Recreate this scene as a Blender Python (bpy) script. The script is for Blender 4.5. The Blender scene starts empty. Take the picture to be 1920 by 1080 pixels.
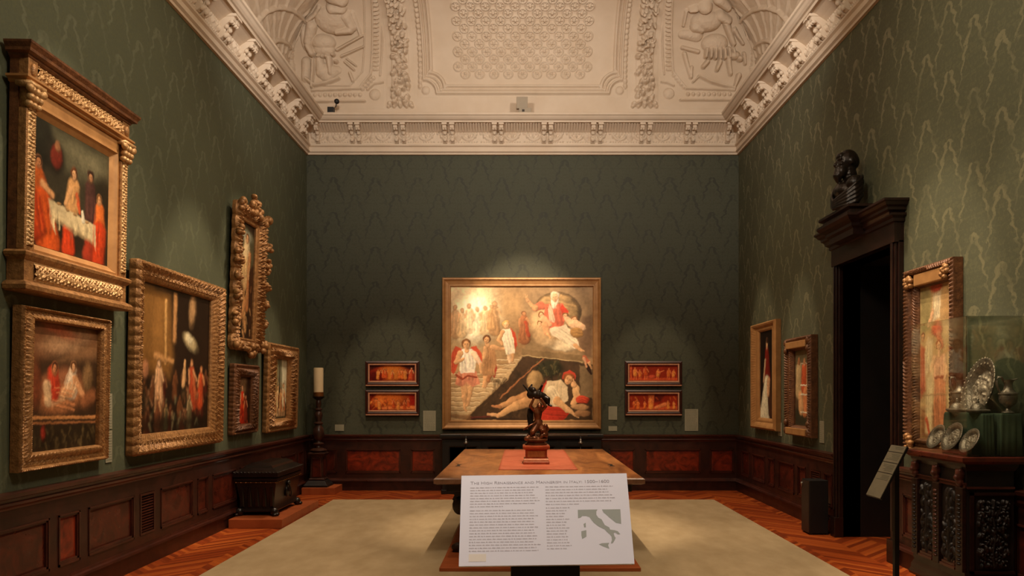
import bpy, bmesh, math, random
import numpy as np
from mathutils import Vector, Matrix

random.seed(7)
rng = np.random.default_rng(11)
C = bpy.context.scene.collection
PI = math.pi
F, VX, VY, EYE = 1400.0, 980.0, 736.0, 1.6      # focal length in pixels, horizon point, eye height
HALF, BACK = 3.54, 12.24                          # half room width, depth of the end wall

# ------------------------------------------------------------------ colour and node helpers
def lin(c):
    out = []
    for v in c[:3]:
        v = v / 255.0
        out.append(v / 12.92 if v <= 0.04045 else ((v + 0.055) / 1.055) ** 2.4)
    return out

class NT:
    def __init__(s, name):
        s.m = bpy.data.materials.new(name); s.m.use_nodes = True
        s.t = s.m.node_tree; s.b = s.t.nodes['Principled BSDF']
    def n(s, typ, **kw):
        nd = s.t.nodes.new(typ)
        for k, v in kw.items(): setattr(nd, k, v)
        return nd
    def put(s, sock, v):
        if isinstance(v, bpy.types.NodeSocket): s.t.links.new(v, sock)
        elif v is not None: sock.default_value = v
    def math(s, op, a, b=None, c=None, clamp=False):
        nd = s.n('ShaderNodeMath', operation=op); nd.use_clamp = clamp
        s.put(nd.inputs[0], a); s.put(nd.inputs[1], b)
        if c is not None: s.put(nd.inputs[2], c)
        return nd.outputs[0]
    def obj(s): return s.n('ShaderNodeTexCoord').outputs['Object']
    def sep(s, v):
        nd = s.n('ShaderNodeSeparateXYZ'); s.put(nd.inputs[0], v); return nd.outputs
    def comb(s, x, y, z):
        nd = s.n('ShaderNodeCombineXYZ')
        for i, v in enumerate((x, y, z)): s.put(nd.inputs[i], v)
        return nd.outputs[0]
    def noise(s, vec, scale, detail=4, rough=.55, dist=0):
        nd = s.n('ShaderNodeTexNoise'); s.put(nd.inputs['Vector'], vec)
        nd.inputs['Scale'].default_value = scale; nd.inputs['Detail'].default_value = detail
        nd.inputs['Roughness'].default_value = rough; nd.inputs['Distortion'].default_value = dist
        return nd.outputs['Fac']
    def scale(s, vec, sc):
        nd = s.n('ShaderNodeMapping'); s.put(nd.inputs[0], vec); nd.inputs['Scale'].default_value = sc
        return nd.outputs[0]
    def ramp(s, fac, stops):
        nd = s.n('ShaderNodeValToRGB'); s.put(nd.inputs[0], fac); e = nd.color_ramp.elements
        while len(e) < len(stops): e.new(.5)
        for i, (p, c) in enumerate(stops):
            e[i].position = p; e[i].color = (*lin(c), 1)
        return nd.outputs[0]
    def mix(s, f, a, b, mode='MIX'):
        nd = s.n('ShaderNodeMix', data_type='RGBA', blend_type=mode)
        s.put(nd.inputs[0], f); s.put(nd.inputs[6], a); s.put(nd.inputs[7], b); return nd.outputs[2]
    def col(s, v): s.put(s.b.inputs['Base Color'], v)
    def rough(s, v): s.put(s.b.inputs['Roughness'], v)
    def spec(s, v): s.b.inputs['Specular IOR Level'].default_value = v
    def metal(s, v): s.b.inputs['Metallic'].default_value = v
    def bump(s, h, strength=.3, dist=.01):
        nd = s.n('ShaderNodeBump'); nd.inputs['Strength'].default_value = strength
        nd.inputs['Distance'].default_value = dist
        s.put(nd.inputs['Height'], h); s.t.links.new(nd.outputs[0], s.b.inputs['Normal'])
    def smooth(s, v, lo, hi):
        nd = s.n('ShaderNodeMapRange', interpolation_type='SMOOTHSTEP'); s.put(nd.inputs[0], v)
        nd.inputs[1].default_value = lo; nd.inputs[2].default_value = hi
        return nd.outputs[0]

def mottled(name, c1, c2, scale=6, rough=.5, metal=0, spec=.5, bump=0, bscale=60, stretch=(1, 1, 1)):
    k = NT(name); v = k.scale(k.obj(), stretch)
    k.col(k.ramp(k.noise(v, scale, 5), [(.3, c1), (.7, c2)]))
    k.rough(rough); k.metal(metal); k.spec(spec)
    if bump: k.bump(k.noise(v, bscale, 3), bump, .006)
    return k.m

def damask(name, axis, base, line, motif_c, line_r=.42):
    """ogee damask: a lattice of curved stems with mirrored foliage inside each cell"""
    k = NT(name); o = k.sep(k.obj())
    u = k.math('DIVIDE', o[axis], .69); v = k.math('DIVIDE', o[2], .57)
    vec = k.obj()
    wob = k.math('ADD', k.math('MULTIPLY', k.math('SUBTRACT', k.noise(vec, 9, 2), .5), .16), k.math('MULTIPLY', k.math('SUBTRACT', k.noise(vec, 34, 3, .7), .5), .13))
    nv = k.math('ADD', k.math('MULTIPLY', v, -1), k.math('MULTIPLY', wob, .6))
    ds = []
    for sh in (0, .5):      # hanging ogee stems that branch from a point, in staggered rows
        du = k.math('ABSOLUTE', k.math('SUBTRACT', k.math('FRACT', k.math('ADD', u, sh)), .5))
        ph = k.math('FRACT', k.math('ADD', nv, sh))
        cur = k.math('MULTIPLY', k.math('POWER', ph, .72), .31)
        cur = k.math('ADD', cur, k.math('MULTIPLY', k.math('SINE', k.math('MULTIPLY', ph, 31)), .018))
        d = k.math('ABSOLUTE', k.math('ADD', k.math('SUBTRACT', du, cur), wob))
        wd = k.math('ADD', .012, k.math('MULTIPLY', k.math('SUBTRACT', 1, ph), .032))
        st = k.math('SUBTRACT', 1, k.smooth(k.math('DIVIDE', d, wd), .5, 1.2))
        ds.append(k.math('MULTIPLY', st, k.math('SUBTRACT', 1, k.smooth(ph, .6, 1.0))))
    stem = k.math('MULTIPLY', k.math('MAXIMUM', ds[0], ds[1]), k.math('ADD', .35, k.math('MULTIPLY', k.smooth(k.noise(vec, 5, 4), .36, .56), .65)))
    m = k.math('ABSOLUTE', k.math('SUBTRACT', k.math('FRACT', u), .5))
    m2 = k.math('ABSOLUTE', k.math('SUBTRACT', k.math('FRACT', k.math('MULTIPLY', u, 2)), .5))
    ang = k.math('MULTIPLY', v, 2 * PI)
    mv = k.comb(k.math('MULTIPLY', m2, 2.4), k.math('MULTIPLY', k.math('COSINE', ang), .8), k.math('MULTIPLY', k.math('SINE', ang), .8))
    mo = k.smooth(k.noise(mv, 3.4, 6, .66, .5), .53, .57)
    grain = k.noise(k.scale(vec, (160, 160, 60)), 1, 2)
    c = k.mix(k.math('MULTIPLY', mo, .75), (*lin(base), 1), (*lin(motif_c), 1))
    c = k.mix(stem, c, (*lin(line), 1))
    c = k.mix(k.math('MULTIPLY', grain, .55), c, (*lin([x * .55 for x in base]), 1))
    k.col(c)
    k.rough(k.math('SUBTRACT', .72, k.math('MULTIPLY', stem, .72 - line_r)))
    k.spec(.32)
    k.bump(grain, .12, .002)
    return k.m

def wood(name, dark, light, scale=3, stretch=(1, 1, 8), rough=.35, spec=.5, burl=2.0):
    k = NT(name); v = k.scale(k.obj(), stretch)
    n1 = k.noise(v, scale, 6, .62, burl)
    k.col(k.ramp(n1, [(.3, dark), (.72, light)]))
    k.rough(k.math('ADD', rough - .08, k.math('MULTIPLY', k.noise(k.obj(), 9, 2), .2))); k.spec(spec)
    return k.m

def parquet(name):
    k = NT(name); o = k.sep(k.obj())
    P, w = .42, .075
    s = k.math('DIVIDE', o[0], P); col_i = k.math('FLOOR', s)
    zig = k.math('MULTIPLY', k.math('ABSOLUTE', k.math('SUBTRACT', k.math('FRACT', k.math('MULTIPLY', s, .5)), .5)), 2 * P)
    q = k.math('DIVIDE', k.math('ADD', o[1], zig), w)
    bi = k.math('FLOOR', q)
    wn = k.n('ShaderNodeTexWhiteNoise', noise_dimensions='3D')
    k.put(wn.inputs['Vector'], k.comb(bi, col_i, 3.1))
    r = wn.outputs['Value']
    grain = k.noise(k.scale(k.comb(k.math('MULTIPLY', r, 20), q, o[0]), (1, 2.2, 6)), 2, 4)
    f = k.math('ADD', k.math('MULTIPLY', r, .62), k.math('MULTIPLY', grain, .38))
    c = k.ramp(f, [(.12, (112, 44, 17)), (.5, (160, 68, 26)), (.9, (200, 104, 42))])
    gap = k.smooth(k.math('ABSOLUTE', k.math('SUBTRACT', k.math('FRACT', q), .5)), .455, .495)
    c = k.mix(k.math('MULTIPLY', gap, .6), c, (*lin((60, 24, 10)), 1))
    k.col(c); k.rough(.36); k.spec(.4)
    return k.m

def picture_paint(name, rough=.38, spec=.25):
    k = NT(name)
    a = k.n('ShaderNodeVertexColor', layer_name='paint')
    k.col(a.outputs[0]); k.rough(rough); k.spec(spec)
    k.bump(k.noise(k.obj(), 130, 3), .12, .002)
    return k.m

def glass(name):
    k = NT(name); t = k.t
    t.nodes.remove(k.b)
    out = [n for n in t.nodes if n.type == 'OUTPUT_MATERIAL'][0]
    tr = k.n('ShaderNodeBsdfTransparent'); tr.inputs[0].default_value = (.94, .96, .94, 1)
    gl = k.n('ShaderNodeBsdfGlossy'); gl.inputs['Roughness'].default_value = .02
    lw = k.n('ShaderNodeLayerWeight'); lw.inputs[0].default_value = .5
    fr = k.math('ADD', .035, k.math('MULTIPLY', k.math('POWER', lw.outputs['Facing'], 5), .9))
    mx = k.n('ShaderNodeMixShader'); t.links.new(fr, mx.inputs[0])
    t.links.new(tr.outputs[0], mx.inputs[1]); t.links.new(gl.outputs[0], mx.inputs[2])
    t.links.new(mx.outputs[0], out.inputs[0])
    return k.m

M = {}
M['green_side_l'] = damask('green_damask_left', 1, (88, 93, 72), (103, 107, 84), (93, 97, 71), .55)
M['green_side_r'] = damask('green_damask_right', 1, (88, 90, 69), (124, 121, 93), (100, 101, 75), .5)  # stems lightened on this wall: satin sheen painted into the colour
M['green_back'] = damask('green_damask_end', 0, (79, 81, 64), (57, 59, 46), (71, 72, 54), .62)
M['plaster'] = mottled('cream_plaster', (206, 187, 164), (214, 197, 176), 3, .75, spec=.2, bump=.06, bscale=40)
M['wood_dark'] = wood('dark_walnut', (34, 16, 11), (66, 32, 22), 3, (1, 1, 6))
M['wood_rail'] = wood('walnut_rail', (44, 20, 14), (84, 40, 28), 2, (1, 1, 9), .3)
M['wood_panel'] = wood('burl_panel', (42, 17, 11), (98, 38, 23), 4, (1, 1, 1.4), .28)
M['wood_panel_red'] = wood('red_burl_panel', (66, 22, 12), (150, 52, 26), 5, (1, 1, 1.2), .3)
M['parquet'] = parquet('orange_parquet')
M['oak_plinth'] = wood('orange_oak', (150, 72, 34), (176, 92, 48), 2, (1, 4, 1), .5, .3)
M['rug'] = mottled('beige_wool', (170, 148, 114), (186, 164, 130), 5, .95, spec=.1, bump=.5, bscale=170, stretch=(1, .5, 1))
M['gold'] = mottled('gilded_wood', (122, 84, 48), (178, 130, 80), 26, .46, .3, bump=.8, bscale=75)
M['gold_bright'] = mottled('bright_gilding', (160, 118, 74), (208, 168, 116), 34, .42, .3, bump=.7, bscale=80)
M['gold_plain'] = mottled('ochre_gilding', (158, 112, 66), (184, 136, 84), 8, .48, .2, bump=.1)
M['gold_brown'] = mottled('brown_gilding', (78, 46, 26), (124, 80, 48), 20, .48, .25, bump=.6, bscale=70)
M['brown_frame'] = mottled('dark_red_frame', (40, 14, 9), (62, 24, 14), 9, .4)
M['pink_fillet'] = mottled('gilt_and_highlight', (186, 124, 92), (208, 150, 116), 20, .45, .2)
M['paint'] = picture_paint('oil_paint')
M['paint_dull'] = picture_paint('old_varnished_paint', .45, .18)
M['ebony'] = mottled('black_carved_wood', (17, 12, 10), (32, 21, 16), 8, .52, spec=.35, bump=.15)
M['door_wood'] = wood('dark_door_wood', (24, 12, 9), (46, 23, 16), 3, (1, 1, 6), .32)
M['ebony_gloss'] = mottled('polished_black_wood', (18, 12, 10), (36, 23, 17), 8, .3, bump=.12)
M['turned_wood'] = mottled('dark_turned_wood', (40, 24, 18), (72, 42, 30), 9, .3)
M['black_wood'] = mottled('near_black_stain', (14, 10, 8), (24, 16, 12), 6, .5)
M['bronze'] = mottled('dark_bronze', (74, 42, 26), (138, 82, 50), 12, .34, .6)
M['bronze_black'] = mottled('black_bronze', (22, 17, 14), (42, 31, 24), 9, .34, .4)
M['silver'] = mottled('tarnished_silver', (104, 94, 84), (158, 146, 130), 26, .4, .8, bump=.5, bscale=90)
M['silver_chased'] = mottled('chased_silver', (120, 108, 94), (174, 158, 140), 34, .5, .45, bump=1, bscale=75)
M['steel'] = mottled('steel', (150, 146, 140), (176, 172, 166), 10, .3, .9)
M['velvet_green'] = mottled('green_velvet', (44, 58, 44), (74, 88, 66), 7, .85, spec=.2, bump=.2, bscale=30)
M['table_wood'] = wood('polished_table_top', (112, 62, 30), (196, 128, 70), 1.6, (2.6, .6, 1), .3, .5, 1.2)
M['table_leg'] = mottled('table_black_walnut', (26, 14, 10), (46, 24, 16), 6, .42, bump=.15)
M['table_edge'] = wood('table_edge_wood', (110, 74, 52), (150, 106, 78), 4, (1, 1, 1), .35)
M['red_cloth'] = mottled('salmon_red_cloth', (190, 94, 66), (208, 112, 82), 12, .5, spec=.3, bump=.2, bscale=160)
M['red_wood'] = wood('red_mahogany', (112, 40, 18), (172, 76, 36), 4, (1, 1, 1), .3)
M['sign_white'] = mottled('white_sign_board', (222, 216, 216), (228, 222, 222), 2, .38, spec=.5)
M['sign_ink'] = mottled('grey_ink', (188, 177, 175), (194, 184, 180), 4, .7)
M['sign_title'] = mottled('dark_grey_ink', (158, 148, 148), (166, 156, 154), 4, .7)
M['sign_map'] = mottled('sage_map_ink', (150, 152, 138), (160, 160, 146), 3, .7)
M['sign_box'] = mottled('cream_stamp', (226, 212, 190), (230, 216, 196), 3, .7)
M['card'] = mottled('pale_card', (138, 134, 112), (152, 146, 124), 6, .8)
M['card_ink'] = mottled('card_ink_lines', (92, 92, 74), (104, 102, 84), 6, .8)
M['label_card'] = mottled('grey_label', (128, 120, 98), (146, 136, 112), 6, .6)
M['black_metal'] = mottled('matte_black_metal', (14, 13, 12), (22, 20, 18), 6, .5)
M['black_case'] = mottled('black_case', (10, 11, 11), (17, 17, 17), 5, .55)
M['brown_side'] = mottled('brown_case_side', (40, 28, 22), (54, 38, 28), 5, .5)
M['candle'] = mottled('ivory_wax', (214, 190, 150), (226, 206, 168), 4, .55)
M['candle'].node_tree.nodes['Principled BSDF'].inputs['Subsurface Weight'].default_value = 0.0
M['brass'] = mottled('worn_brass', (120, 76, 40), (160, 108, 60), 14, .35, .8)
M['glass'] = glass('clear_glass')
M['acrylic'] = glass('clear_acrylic')
M['void'] = mottled('unlit_room_wall', (12, 9, 8), (16, 12, 10), 3, .9, spec=.1)  # near black: darkness put into the colour, beyond the doorway and behind vents
M['grey_case'] = mottled('grey_plastic', (150, 138, 118), (164, 150, 130), 4, .6)

# ------------------------------------------------------------------ mesh builder
class MB:
    def __init__(s): s.v = []; s.f = []
    def add(s, vs, fs):
        o = len(s.v); s.v += [tuple(map(float, p)) for p in vs]; s.f += [tuple(o + i for i in f) for f in fs]; return s
    def box(s, x0, x1, y0, y1, z0, z1):
        x0, x1 = sorted((x0, x1)); y0, y1 = sorted((y0, y1)); z0, z1 = sorted((z0, z1))
        return s.add([(x0, y0, z0), (x1, y0, z0), (x1, y1, z0), (x0, y1, z0), (x0, y0, z1), (x1, y0, z1), (x1, y1, z1), (x0, y1, z1)],
                     [(0, 3, 2, 1), (4, 5, 6, 7), (0, 1, 5, 4), (1, 2, 6, 5), (2, 3, 7, 6), (3, 0, 4, 7)])
    def loft(s, rings, cap=True, closed=True):
        n = len(rings[0]); fs = []; vs = [p for r in rings for p in r]
        for i in range(len(rings) - 1):
            for j in range(n if closed else n - 1):
                a = i * n + j; b = i * n + (j + 1) % n
                fs.append((a, b, b + n, a + n))
        if cap:
            fs.append(tuple(reversed(range(n)))); fs.append(tuple(range((len(rings) - 1) * n, len(rings) * n)))
        return s.add(vs, fs)
    def prism(s, pts, axis, a, b):
        """polygon pts in the other two axes, extruded along axis from a to b"""
        def p3(p, t):
            return (t, p[0], p[1]) if axis == 0 else ((p[0], t, p[1]) if axis == 1 else (p[0], p[1], t))
        return s.loft([[p3(p, a) for p in pts], [p3(p, b) for p in pts]])
    def lathe(s, prof, c=(0, 0, 0), n=24, sx=1, sy=1, cap=True):
        return s.loft([[(c[0] + r * sx * math.cos(2 * PI * i / n), c[1] + r * sy * math.sin(2 * PI * i / n), c[2] + z) for i in range(n)] for r, z in prof], cap)
    def rects(s, prof, c=(0, 0, 0)):
        """stack of rectangles: (half x, half y, z)"""
        return s.loft([[(c[0] - a, c[1] - b, c[2] + z), (c[0] + a, c[1] - b, c[2] + z), (c[0] + a, c[1] + b, c[2] + z), (c[0] - a, c[1] + b, c[2] + z)] for a, b, z in prof])
    def tube(s, path, r, n=8):
        path = [Vector(p) for p in path]; rings = []
        for i, p in enumerate(path):
            t = (path[min(i + 1, len(path) - 1)] - path[max(i - 1, 0)]).normalized()
            ref = Vector((0, 0, 1)) if abs(t.z) < .9 else Vector((1, 0, 0))
            e1 = t.cross(ref).normalized(); e2 = t.cross(e1)
            rr = r[i] if isinstance(r, (list, tuple)) else r
            rings.append([tuple(p + e1 * rr * math.cos(2 * PI * j / n) + e2 * rr * math.sin(2 * PI * j / n)) for j in range(n)])
        return s.loft(rings)
    def ell(s, c, r, rot=None, n=14, m=9):
        vs = []; fs = []
        R = rot or Matrix.Identity(3)
        for i in range(m + 1):
            th = PI * i / m
            for j in range(n):
                ph = 2 * PI * j / n
                p = R @ Vector((r[0] * math.sin(th) * math.cos(ph), r[1] * math.sin(th) * math.sin(ph), r[2] * math.cos(th)))
                vs.append((c[0] + p.x, c[1] + p.y, c[2] + p.z))
        for i in range(m):
            for j in range(n):
                a = i * n + j; b = i * n + (j + 1) % n
                fs.append((a, a + n, b + n, b))
        return s.add(vs, fs)
    def limb(s, pts, rs, n=10):
        """chain of overlapping round segments for remeshing"""
        for i in range(len(pts) - 1):
            a, b = Vector(pts[i]), Vector(pts[i + 1]); k = max(2, int((b - a).length / (min(rs[i], rs[i + 1]) * .6)))
            for j in range(k + 1):
                t = j / k; p = a.lerp(b, t); r = rs[i] + (rs[i + 1] - rs[i]) * t
                s.ell(p, (r, r, r), None, n, 6)
        return s
    def grid(s, P):
        """P: array (ny, nx, 3)"""
        ny, nx = P.shape[:2]
        o = len(s.v); s.v += [tuple(p) for p in P.reshape(-1, 3).tolist()]
        s.f += [(o + j * nx + i, o + j * nx + i + 1, o + (j + 1) * nx + i + 1, o + (j + 1) * nx + i) for j in range(ny - 1) for i in range(nx - 1)]
        return s
    def build(s, name, mat, parent=None, smooth=False, bevel=0, remesh=0, solid=0, mtx=None):
        me = bpy.data.meshes.new(name); me.from_pydata(s.v, [], s.f); me.update()
        if not remesh and not smooth:
            bm = bmesh.new(); bm.from_mesh(me); bmesh.ops.recalc_face_normals(bm, faces=bm.faces); bm.to_mesh(me); bm.free()
        me.materials.append(mat)
        if smooth or remesh: me.polygons.foreach_set('use_smooth', [True] * len(me.polygons))
        o = bpy.data.objects.new(name, me); C.objects.link(o)
        if parent: o.parent = parent
        if mtx is not None: o.matrix_world = mtx
        if remesh:
            r = o.modifiers.new('r', 'REMESH'); r.mode = 'VOXEL'; r.voxel_size = remesh; r.use_smooth_shade = True
            sm = o.modifiers.new('s', 'SMOOTH'); sm.iterations = 3; sm.factor = .5
        if solid:
            so = o.modifiers.new('t', 'SOLIDIFY'); so.thickness = solid; so.offset = 0
        if bevel:
            b = o.modifiers.new('b', 'BEVEL'); b.width = bevel; b.segments = 2; b.limit_method = 'ANGLE'
        return o

def tag(o, label=None, cat=None, group=None, kind=None):
    if label: o['label'] = label
    if cat: o['category'] = cat
    if group: o['group'] = group
    if kind: o['kind'] = kind
    return o
def thing(name, label, cat, loc=(0, 0, 0), rz=0, group=None, mtx=None):
    o = bpy.data.objects.new(name, None); o.empty_display_size = .1; C.objects.link(o)
    if mtx is not None: o.matrix_world = mtx
    else: o.location = loc; o.rotation_euler = (0, 0, rz)
    return tag(o, label, cat, group)
def structure(o, label=None):
    o['kind'] = 'structure'
    if label: o['label'] = label
    return o
def smooth_by_angle(o, deg=40):
    me = o.data
    me.polygons.foreach_set('use_smooth', [True] * len(me.polygons))
    try: me.set_sharp_from_angle(angle=math.radians(deg))
    except Exception: pass
    return o

# wall frames: local x runs to the right as one faces the wall, y up, z out of the wall
def wall_mtx(side, a, z, d=0):
    """a = world Y on the side walls or world X on the end wall; z = height; d = distance off the wall"""
    if side == 'left':
        return Matrix(((0, 0, 1, -HALF + d), (1, 0, 0, a), (0, 1, 0, z), (0, 0, 0, 1)))
    if side == 'right':
        return Matrix(((0, 0, -1, HALF - d), (-1, 0, 0, a), (0, 1, 0, z), (0, 0, 0, 1)))
    return Matrix(((1, 0, 0, a), (0, 0, -1, BACK - d), (0, 1, 0, z), (0, 0, 0, 1)))
def wall_pt(side, x, y, d=0):
    """photo pixel on the plane d off a wall -> (a, z)"""
    if side == 'back':
        Y = BACK - d; return ((x - VX) * Y / F, EYE - (y - VY) * Y / F)
    Y = F * (HALF - d) / abs(x - VX)
    return (Y, EYE - (y - VY) * Y / F)

# ------------------------------------------------------------------ painting on a grid (vertex colours) and relief on a grid
def vnoise(nx, ny, cells, seed):
    r = np.random.default_rng(seed); cy = max(2, int(cells * ny / nx))
    g = r.random((cy + 2, cells + 2))
    X = np.linspace(0, cells, nx); Y = np.linspace(0, cy, ny)
    xi = X.astype(int); yi = Y.astype(int); fx = X - xi; fy = Y - yi
    fx = fx * fx * (3 - 2 * fx); fy = fy * fy * (3 - 2 * fy)
    a = g[np.ix_(yi, xi)]; b = g[np.ix_(yi, xi + 1)]; c = g[np.ix_(yi + 1, xi)]; d = g[np.ix_(yi + 1, xi + 1)]
    return (a * (1 - fx) + b * fx) * (1 - fy)[:, None] + (c * (1 - fx) + d * fx) * fy[:, None]
def fbm(nx, ny, cells, seed, oct=4):
    t = np.zeros((ny, nx)); w = 0
    for i in range(oct):
        t += vnoise(nx, ny, cells * 2 ** i, seed + i) * .55 ** i; w += .55 ** i
    return t / w

class Field:
    """signed distances in a window of picture coordinates (x right, y down)"""
    def __init__(s, w, h, win, nx):
        s.nx = nx; s.ny = max(8, int(nx * h / w)); s.win = win
        s.sx = w / (win[2] - win[0]); s.sy = h / (win[3] - win[1])
        s.X, s.Y = np.meshgrid(np.linspace(0, w, s.nx), np.linspace(0, h, s.ny))
    def p(s, x, y): return (x - s.win[0]) * s.sx, (y - s.win[1]) * s.sy
    def d_ell(s, x, y, rx, ry, rot=0):
        cx, cy = s.p(x, y); rx *= s.sx; ry *= s.sy; a = math.radians(rot)
        dx = s.X - cx; dy = s.Y - cy
        u = dx * math.cos(a) + dy * math.sin(a); v = -dx * math.sin(a) + dy * math.cos(a)
        return (np.sqrt((u / rx) ** 2 + (v / ry) ** 2) - 1) * min(rx, ry), min(rx, ry)
    def d_cap(s, x0, y0, x1, y1, r0, r1):
        ax, ay = s.p(x0, y0); bx, by = s.p(x1, y1); r0 *= s.sy; r1 *= s.sy
        L2 = (bx - ax) ** 2 + (by - ay) ** 2 + 1e-12
        t = np.clip(((s.X - ax) * (bx - ax) + (s.Y - ay) * (by - ay)) / L2, 0, 1)
        return np.hypot(s.X - ax - t * (bx - ax), s.Y - ay - t * (by - ay)) - (r0 + (r1 - r0) * t), max(r0, r1)
    def d_poly(s, pts):
        P = [s.p(*q) for q in pts]; d = np.full(s.X.shape, 1e9); ins = np.zeros(s.X.shape, bool)
        for (ax, ay), (bx, by) in zip(P, P[1:] + P[:1]):
            L2 = (bx - ax) ** 2 + (by - ay) ** 2 + 1e-12
            t = np.clip(((s.X - ax) * (bx - ax) + (s.Y - ay) * (by - ay)) / L2, 0, 1)
            d = np.minimum(d, np.hypot(s.X - ax - t * (bx - ax), s.Y - ay - t * (by - ay)))
            if ay != by:
                c = ((ay > s.Y) != (by > s.Y)) & (s.X < (bx - ax) * (s.Y - ay) / (by - ay) + ax)
                ins ^= c
        return np.where(ins, -d, d), 1

class Art(Field):
    def __init__(s, w, h, win, nx, bg, seed=1):
        super().__init__(w, h, win, nx); s.w, s.h = w, h
        s.c = np.empty((s.ny, s.nx, 3)); s.c[:] = lin(bg); s.seed = seed
        s.form = .6; s.grain = fbm(s.nx, s.ny, 34, seed + 33, 3)
        n = fbm(s.nx, s.ny, 26, seed + 50); m = fbm(s.nx, s.ny, 26, seed + 70)
        s.wx = (n - .5) * .02 * h; s.wy = (m - .5) * .02 * h
        s.X = s.X + s.wx; s.Y = s.Y + s.wy          # loose brush edges
    def _mix(s, d, col, soft, a, r=None):
        k = np.clip(.5 - d / max(soft * s.sy, 1e-6), 0, 1); k = k * k * (3 - 2 * k) * a
        c = np.array(lin(col))[None, None, :]
        if r is not None:      # rounded modelling: light falls from upper left inside the picture
            gy, gx = np.gradient(d); L = np.hypot(gx, gy) + 1e-9
            e = np.exp(np.minimum(d, 0) / (.45 * r))
            c = c * np.clip(1 + s.form * (-(gx * .55 + gy * .6) / L * e - .35 * e * e + .12), .3, 1.5)[..., None]
            c = c * (1 + .5 * (s.grain - .5))[..., None]
        s.c += (c - s.c) * k[..., None]
    def ell(s, x, y, rx, ry, col, rot=0, soft=4, a=1): d, r = s.d_ell(x, y, rx, ry, rot); s._mix(d, col, soft, a, r); return s
    def cap(s, x0, y0, x1, y1, r0, r1, col, soft=4, a=1): d, r = s.d_cap(x0, y0, x1, y1, r0, r1); s._mix(d, col, soft, a, r); return s
    def poly(s, pts, col, soft=4, a=1): s._mix(s.d_poly(pts)[0], col, soft, a); return s
    def path(s, pts, r0, r1, col, soft=4, a=1):
        n = len(pts) - 1
        for i in range(n): s.cap(*pts[i], *pts[i + 1], r0 + (r1 - r0) * i / n, r0 + (r1 - r0) * (i + 1) / n, col, soft, a)
        return s
    def person(s, x, y, h, skin, robe, lean=0, robe2=None, hair=(70, 45, 28), legs=None, a=1, soft=3):
        """a small draped figure, head top at (x, y), height h"""
        w = h * .13; ar = s.sy / s.sx
        if legs: 
            for q in (-.5, .5): s.cap(x + lean * .6 + q * w * ar, y + h * .55, x + lean + q * w * 1.2 * ar, y + h, w * .42, w * .22, legs, soft, a)
            s.cap(x + lean * .2, y + h * .24, x + lean * .6, y + h * .6, w * .85, w * 1.15, robe, soft, a)
        else:
            s.cap(x + lean * .2, y + h * .24, x + lean, y + h * .9, w * .85, w * 1.5, robe, soft, a)
        for q, kk in ((-.8, .55), (-.35, 1.25), (.1, .5), (.5, 1.2), (.9, .5)):
            cc = tuple(min(250, v * kk) for v in robe)
            s.cap(x + lean * .3 + q * w * .5 * ar, y + h * .34, x + lean + q * w * (1.0 if legs else 1.3) * ar, y + h * (.62 if legs else .92), w * .05, w * .17, cc, soft * .8, a * .35)
        if robe2: s.cap(x + lean * .3 + w * .4 * ar, y + h * .35, x + lean + w * ar, y + h * .8, w * .35, w * .5, robe2, soft, a)
        s.cap(x + w * ar * .8, y + h * .26, x + lean * .5 + w * 1.6 * ar, y + h * .46, w * .33, w * .25, skin, soft, a)
        s.cap(x - w * ar * .8, y + h * .26, x + lean * .5 - w * 1.1 * ar, y + h * .5, w * .33, w * .25, skin, soft, a)
        s.ell(x, y + h * .08, w * .6 * ar, h * .085, hair, 0, soft, a)
        s.ell(x + w * .1 * ar, y + h * .1, w * .45 * ar, h * .068, skin, 0, soft, a)
        return s
    def folds(s, x0, y0, x1, y1, wd, n, col, seed=0, a=.3, bend=.2):
        """drapery folds: alternating dark and light streaks along a limb or robe"""
        g = random.Random(seed); L = math.hypot(x1 - x0, y1 - y0); nx_, ny_ = -(y1 - y0) / L, (x1 - x0) / L
        for i in range(n):
            q = (i + .5) / n * 2 - 1; k = .55 if i % 2 else 1.22
            c = tuple(min(252, v * k) for v in col); b = g.uniform(-bend, bend) * wd; t0 = g.uniform(0, .25); t1 = g.uniform(.7, 1)
            P = [(x0 + (x1 - x0) * t + nx_ * (q * wd + b * math.sin(PI * t)), y0 + (y1 - y0) * t + ny_ * (q * wd + b * math.sin(PI * t))) for t in (t0, (t0 + t1) / 2, t1)]
            s.path(P, wd * .05, wd * .16, c, wd * .2, a)
        return s
    def face(s, x, y, r, skin=(210, 160, 114), hair=(96, 60, 34), tilt=0):
        """a small painted head: hair, face, shadowed eyes, nose and mouth"""
        a = math.radians(tilt); R = lambda dx, dy: (x + (dx * math.cos(a) - dy * math.sin(a)) * r, y + (dx * math.sin(a) + dy * math.cos(a)) * r)
        s.ell(*R(0, -.25), r * 1.12, r * 1.1, hair, 0, r * .3).ell(*R(.05, .12), r * .74, r * .98, skin, tilt, r * .25)
        d = tuple(v * .5 for v in skin)
        for q in (-.3, .34): s.ell(*R(q, .0), r * .16, r * .09, d, tilt, r * .14, .8); s.cap(*R(q - .16, -.2), *R(q + .16, -.22), r * .05, r * .05, hair, r * .12, .7)
        s.cap(*R(.06, 0), *R(.1, .38), r * .05, r * .09, tuple(v * .8 for v in skin), r * .12, .7); s.cap(*R(-.1, .66), *R(.24, .66), r * .05, r * .05, (150, 70, 56), r * .12, .8)
        return s
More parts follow.
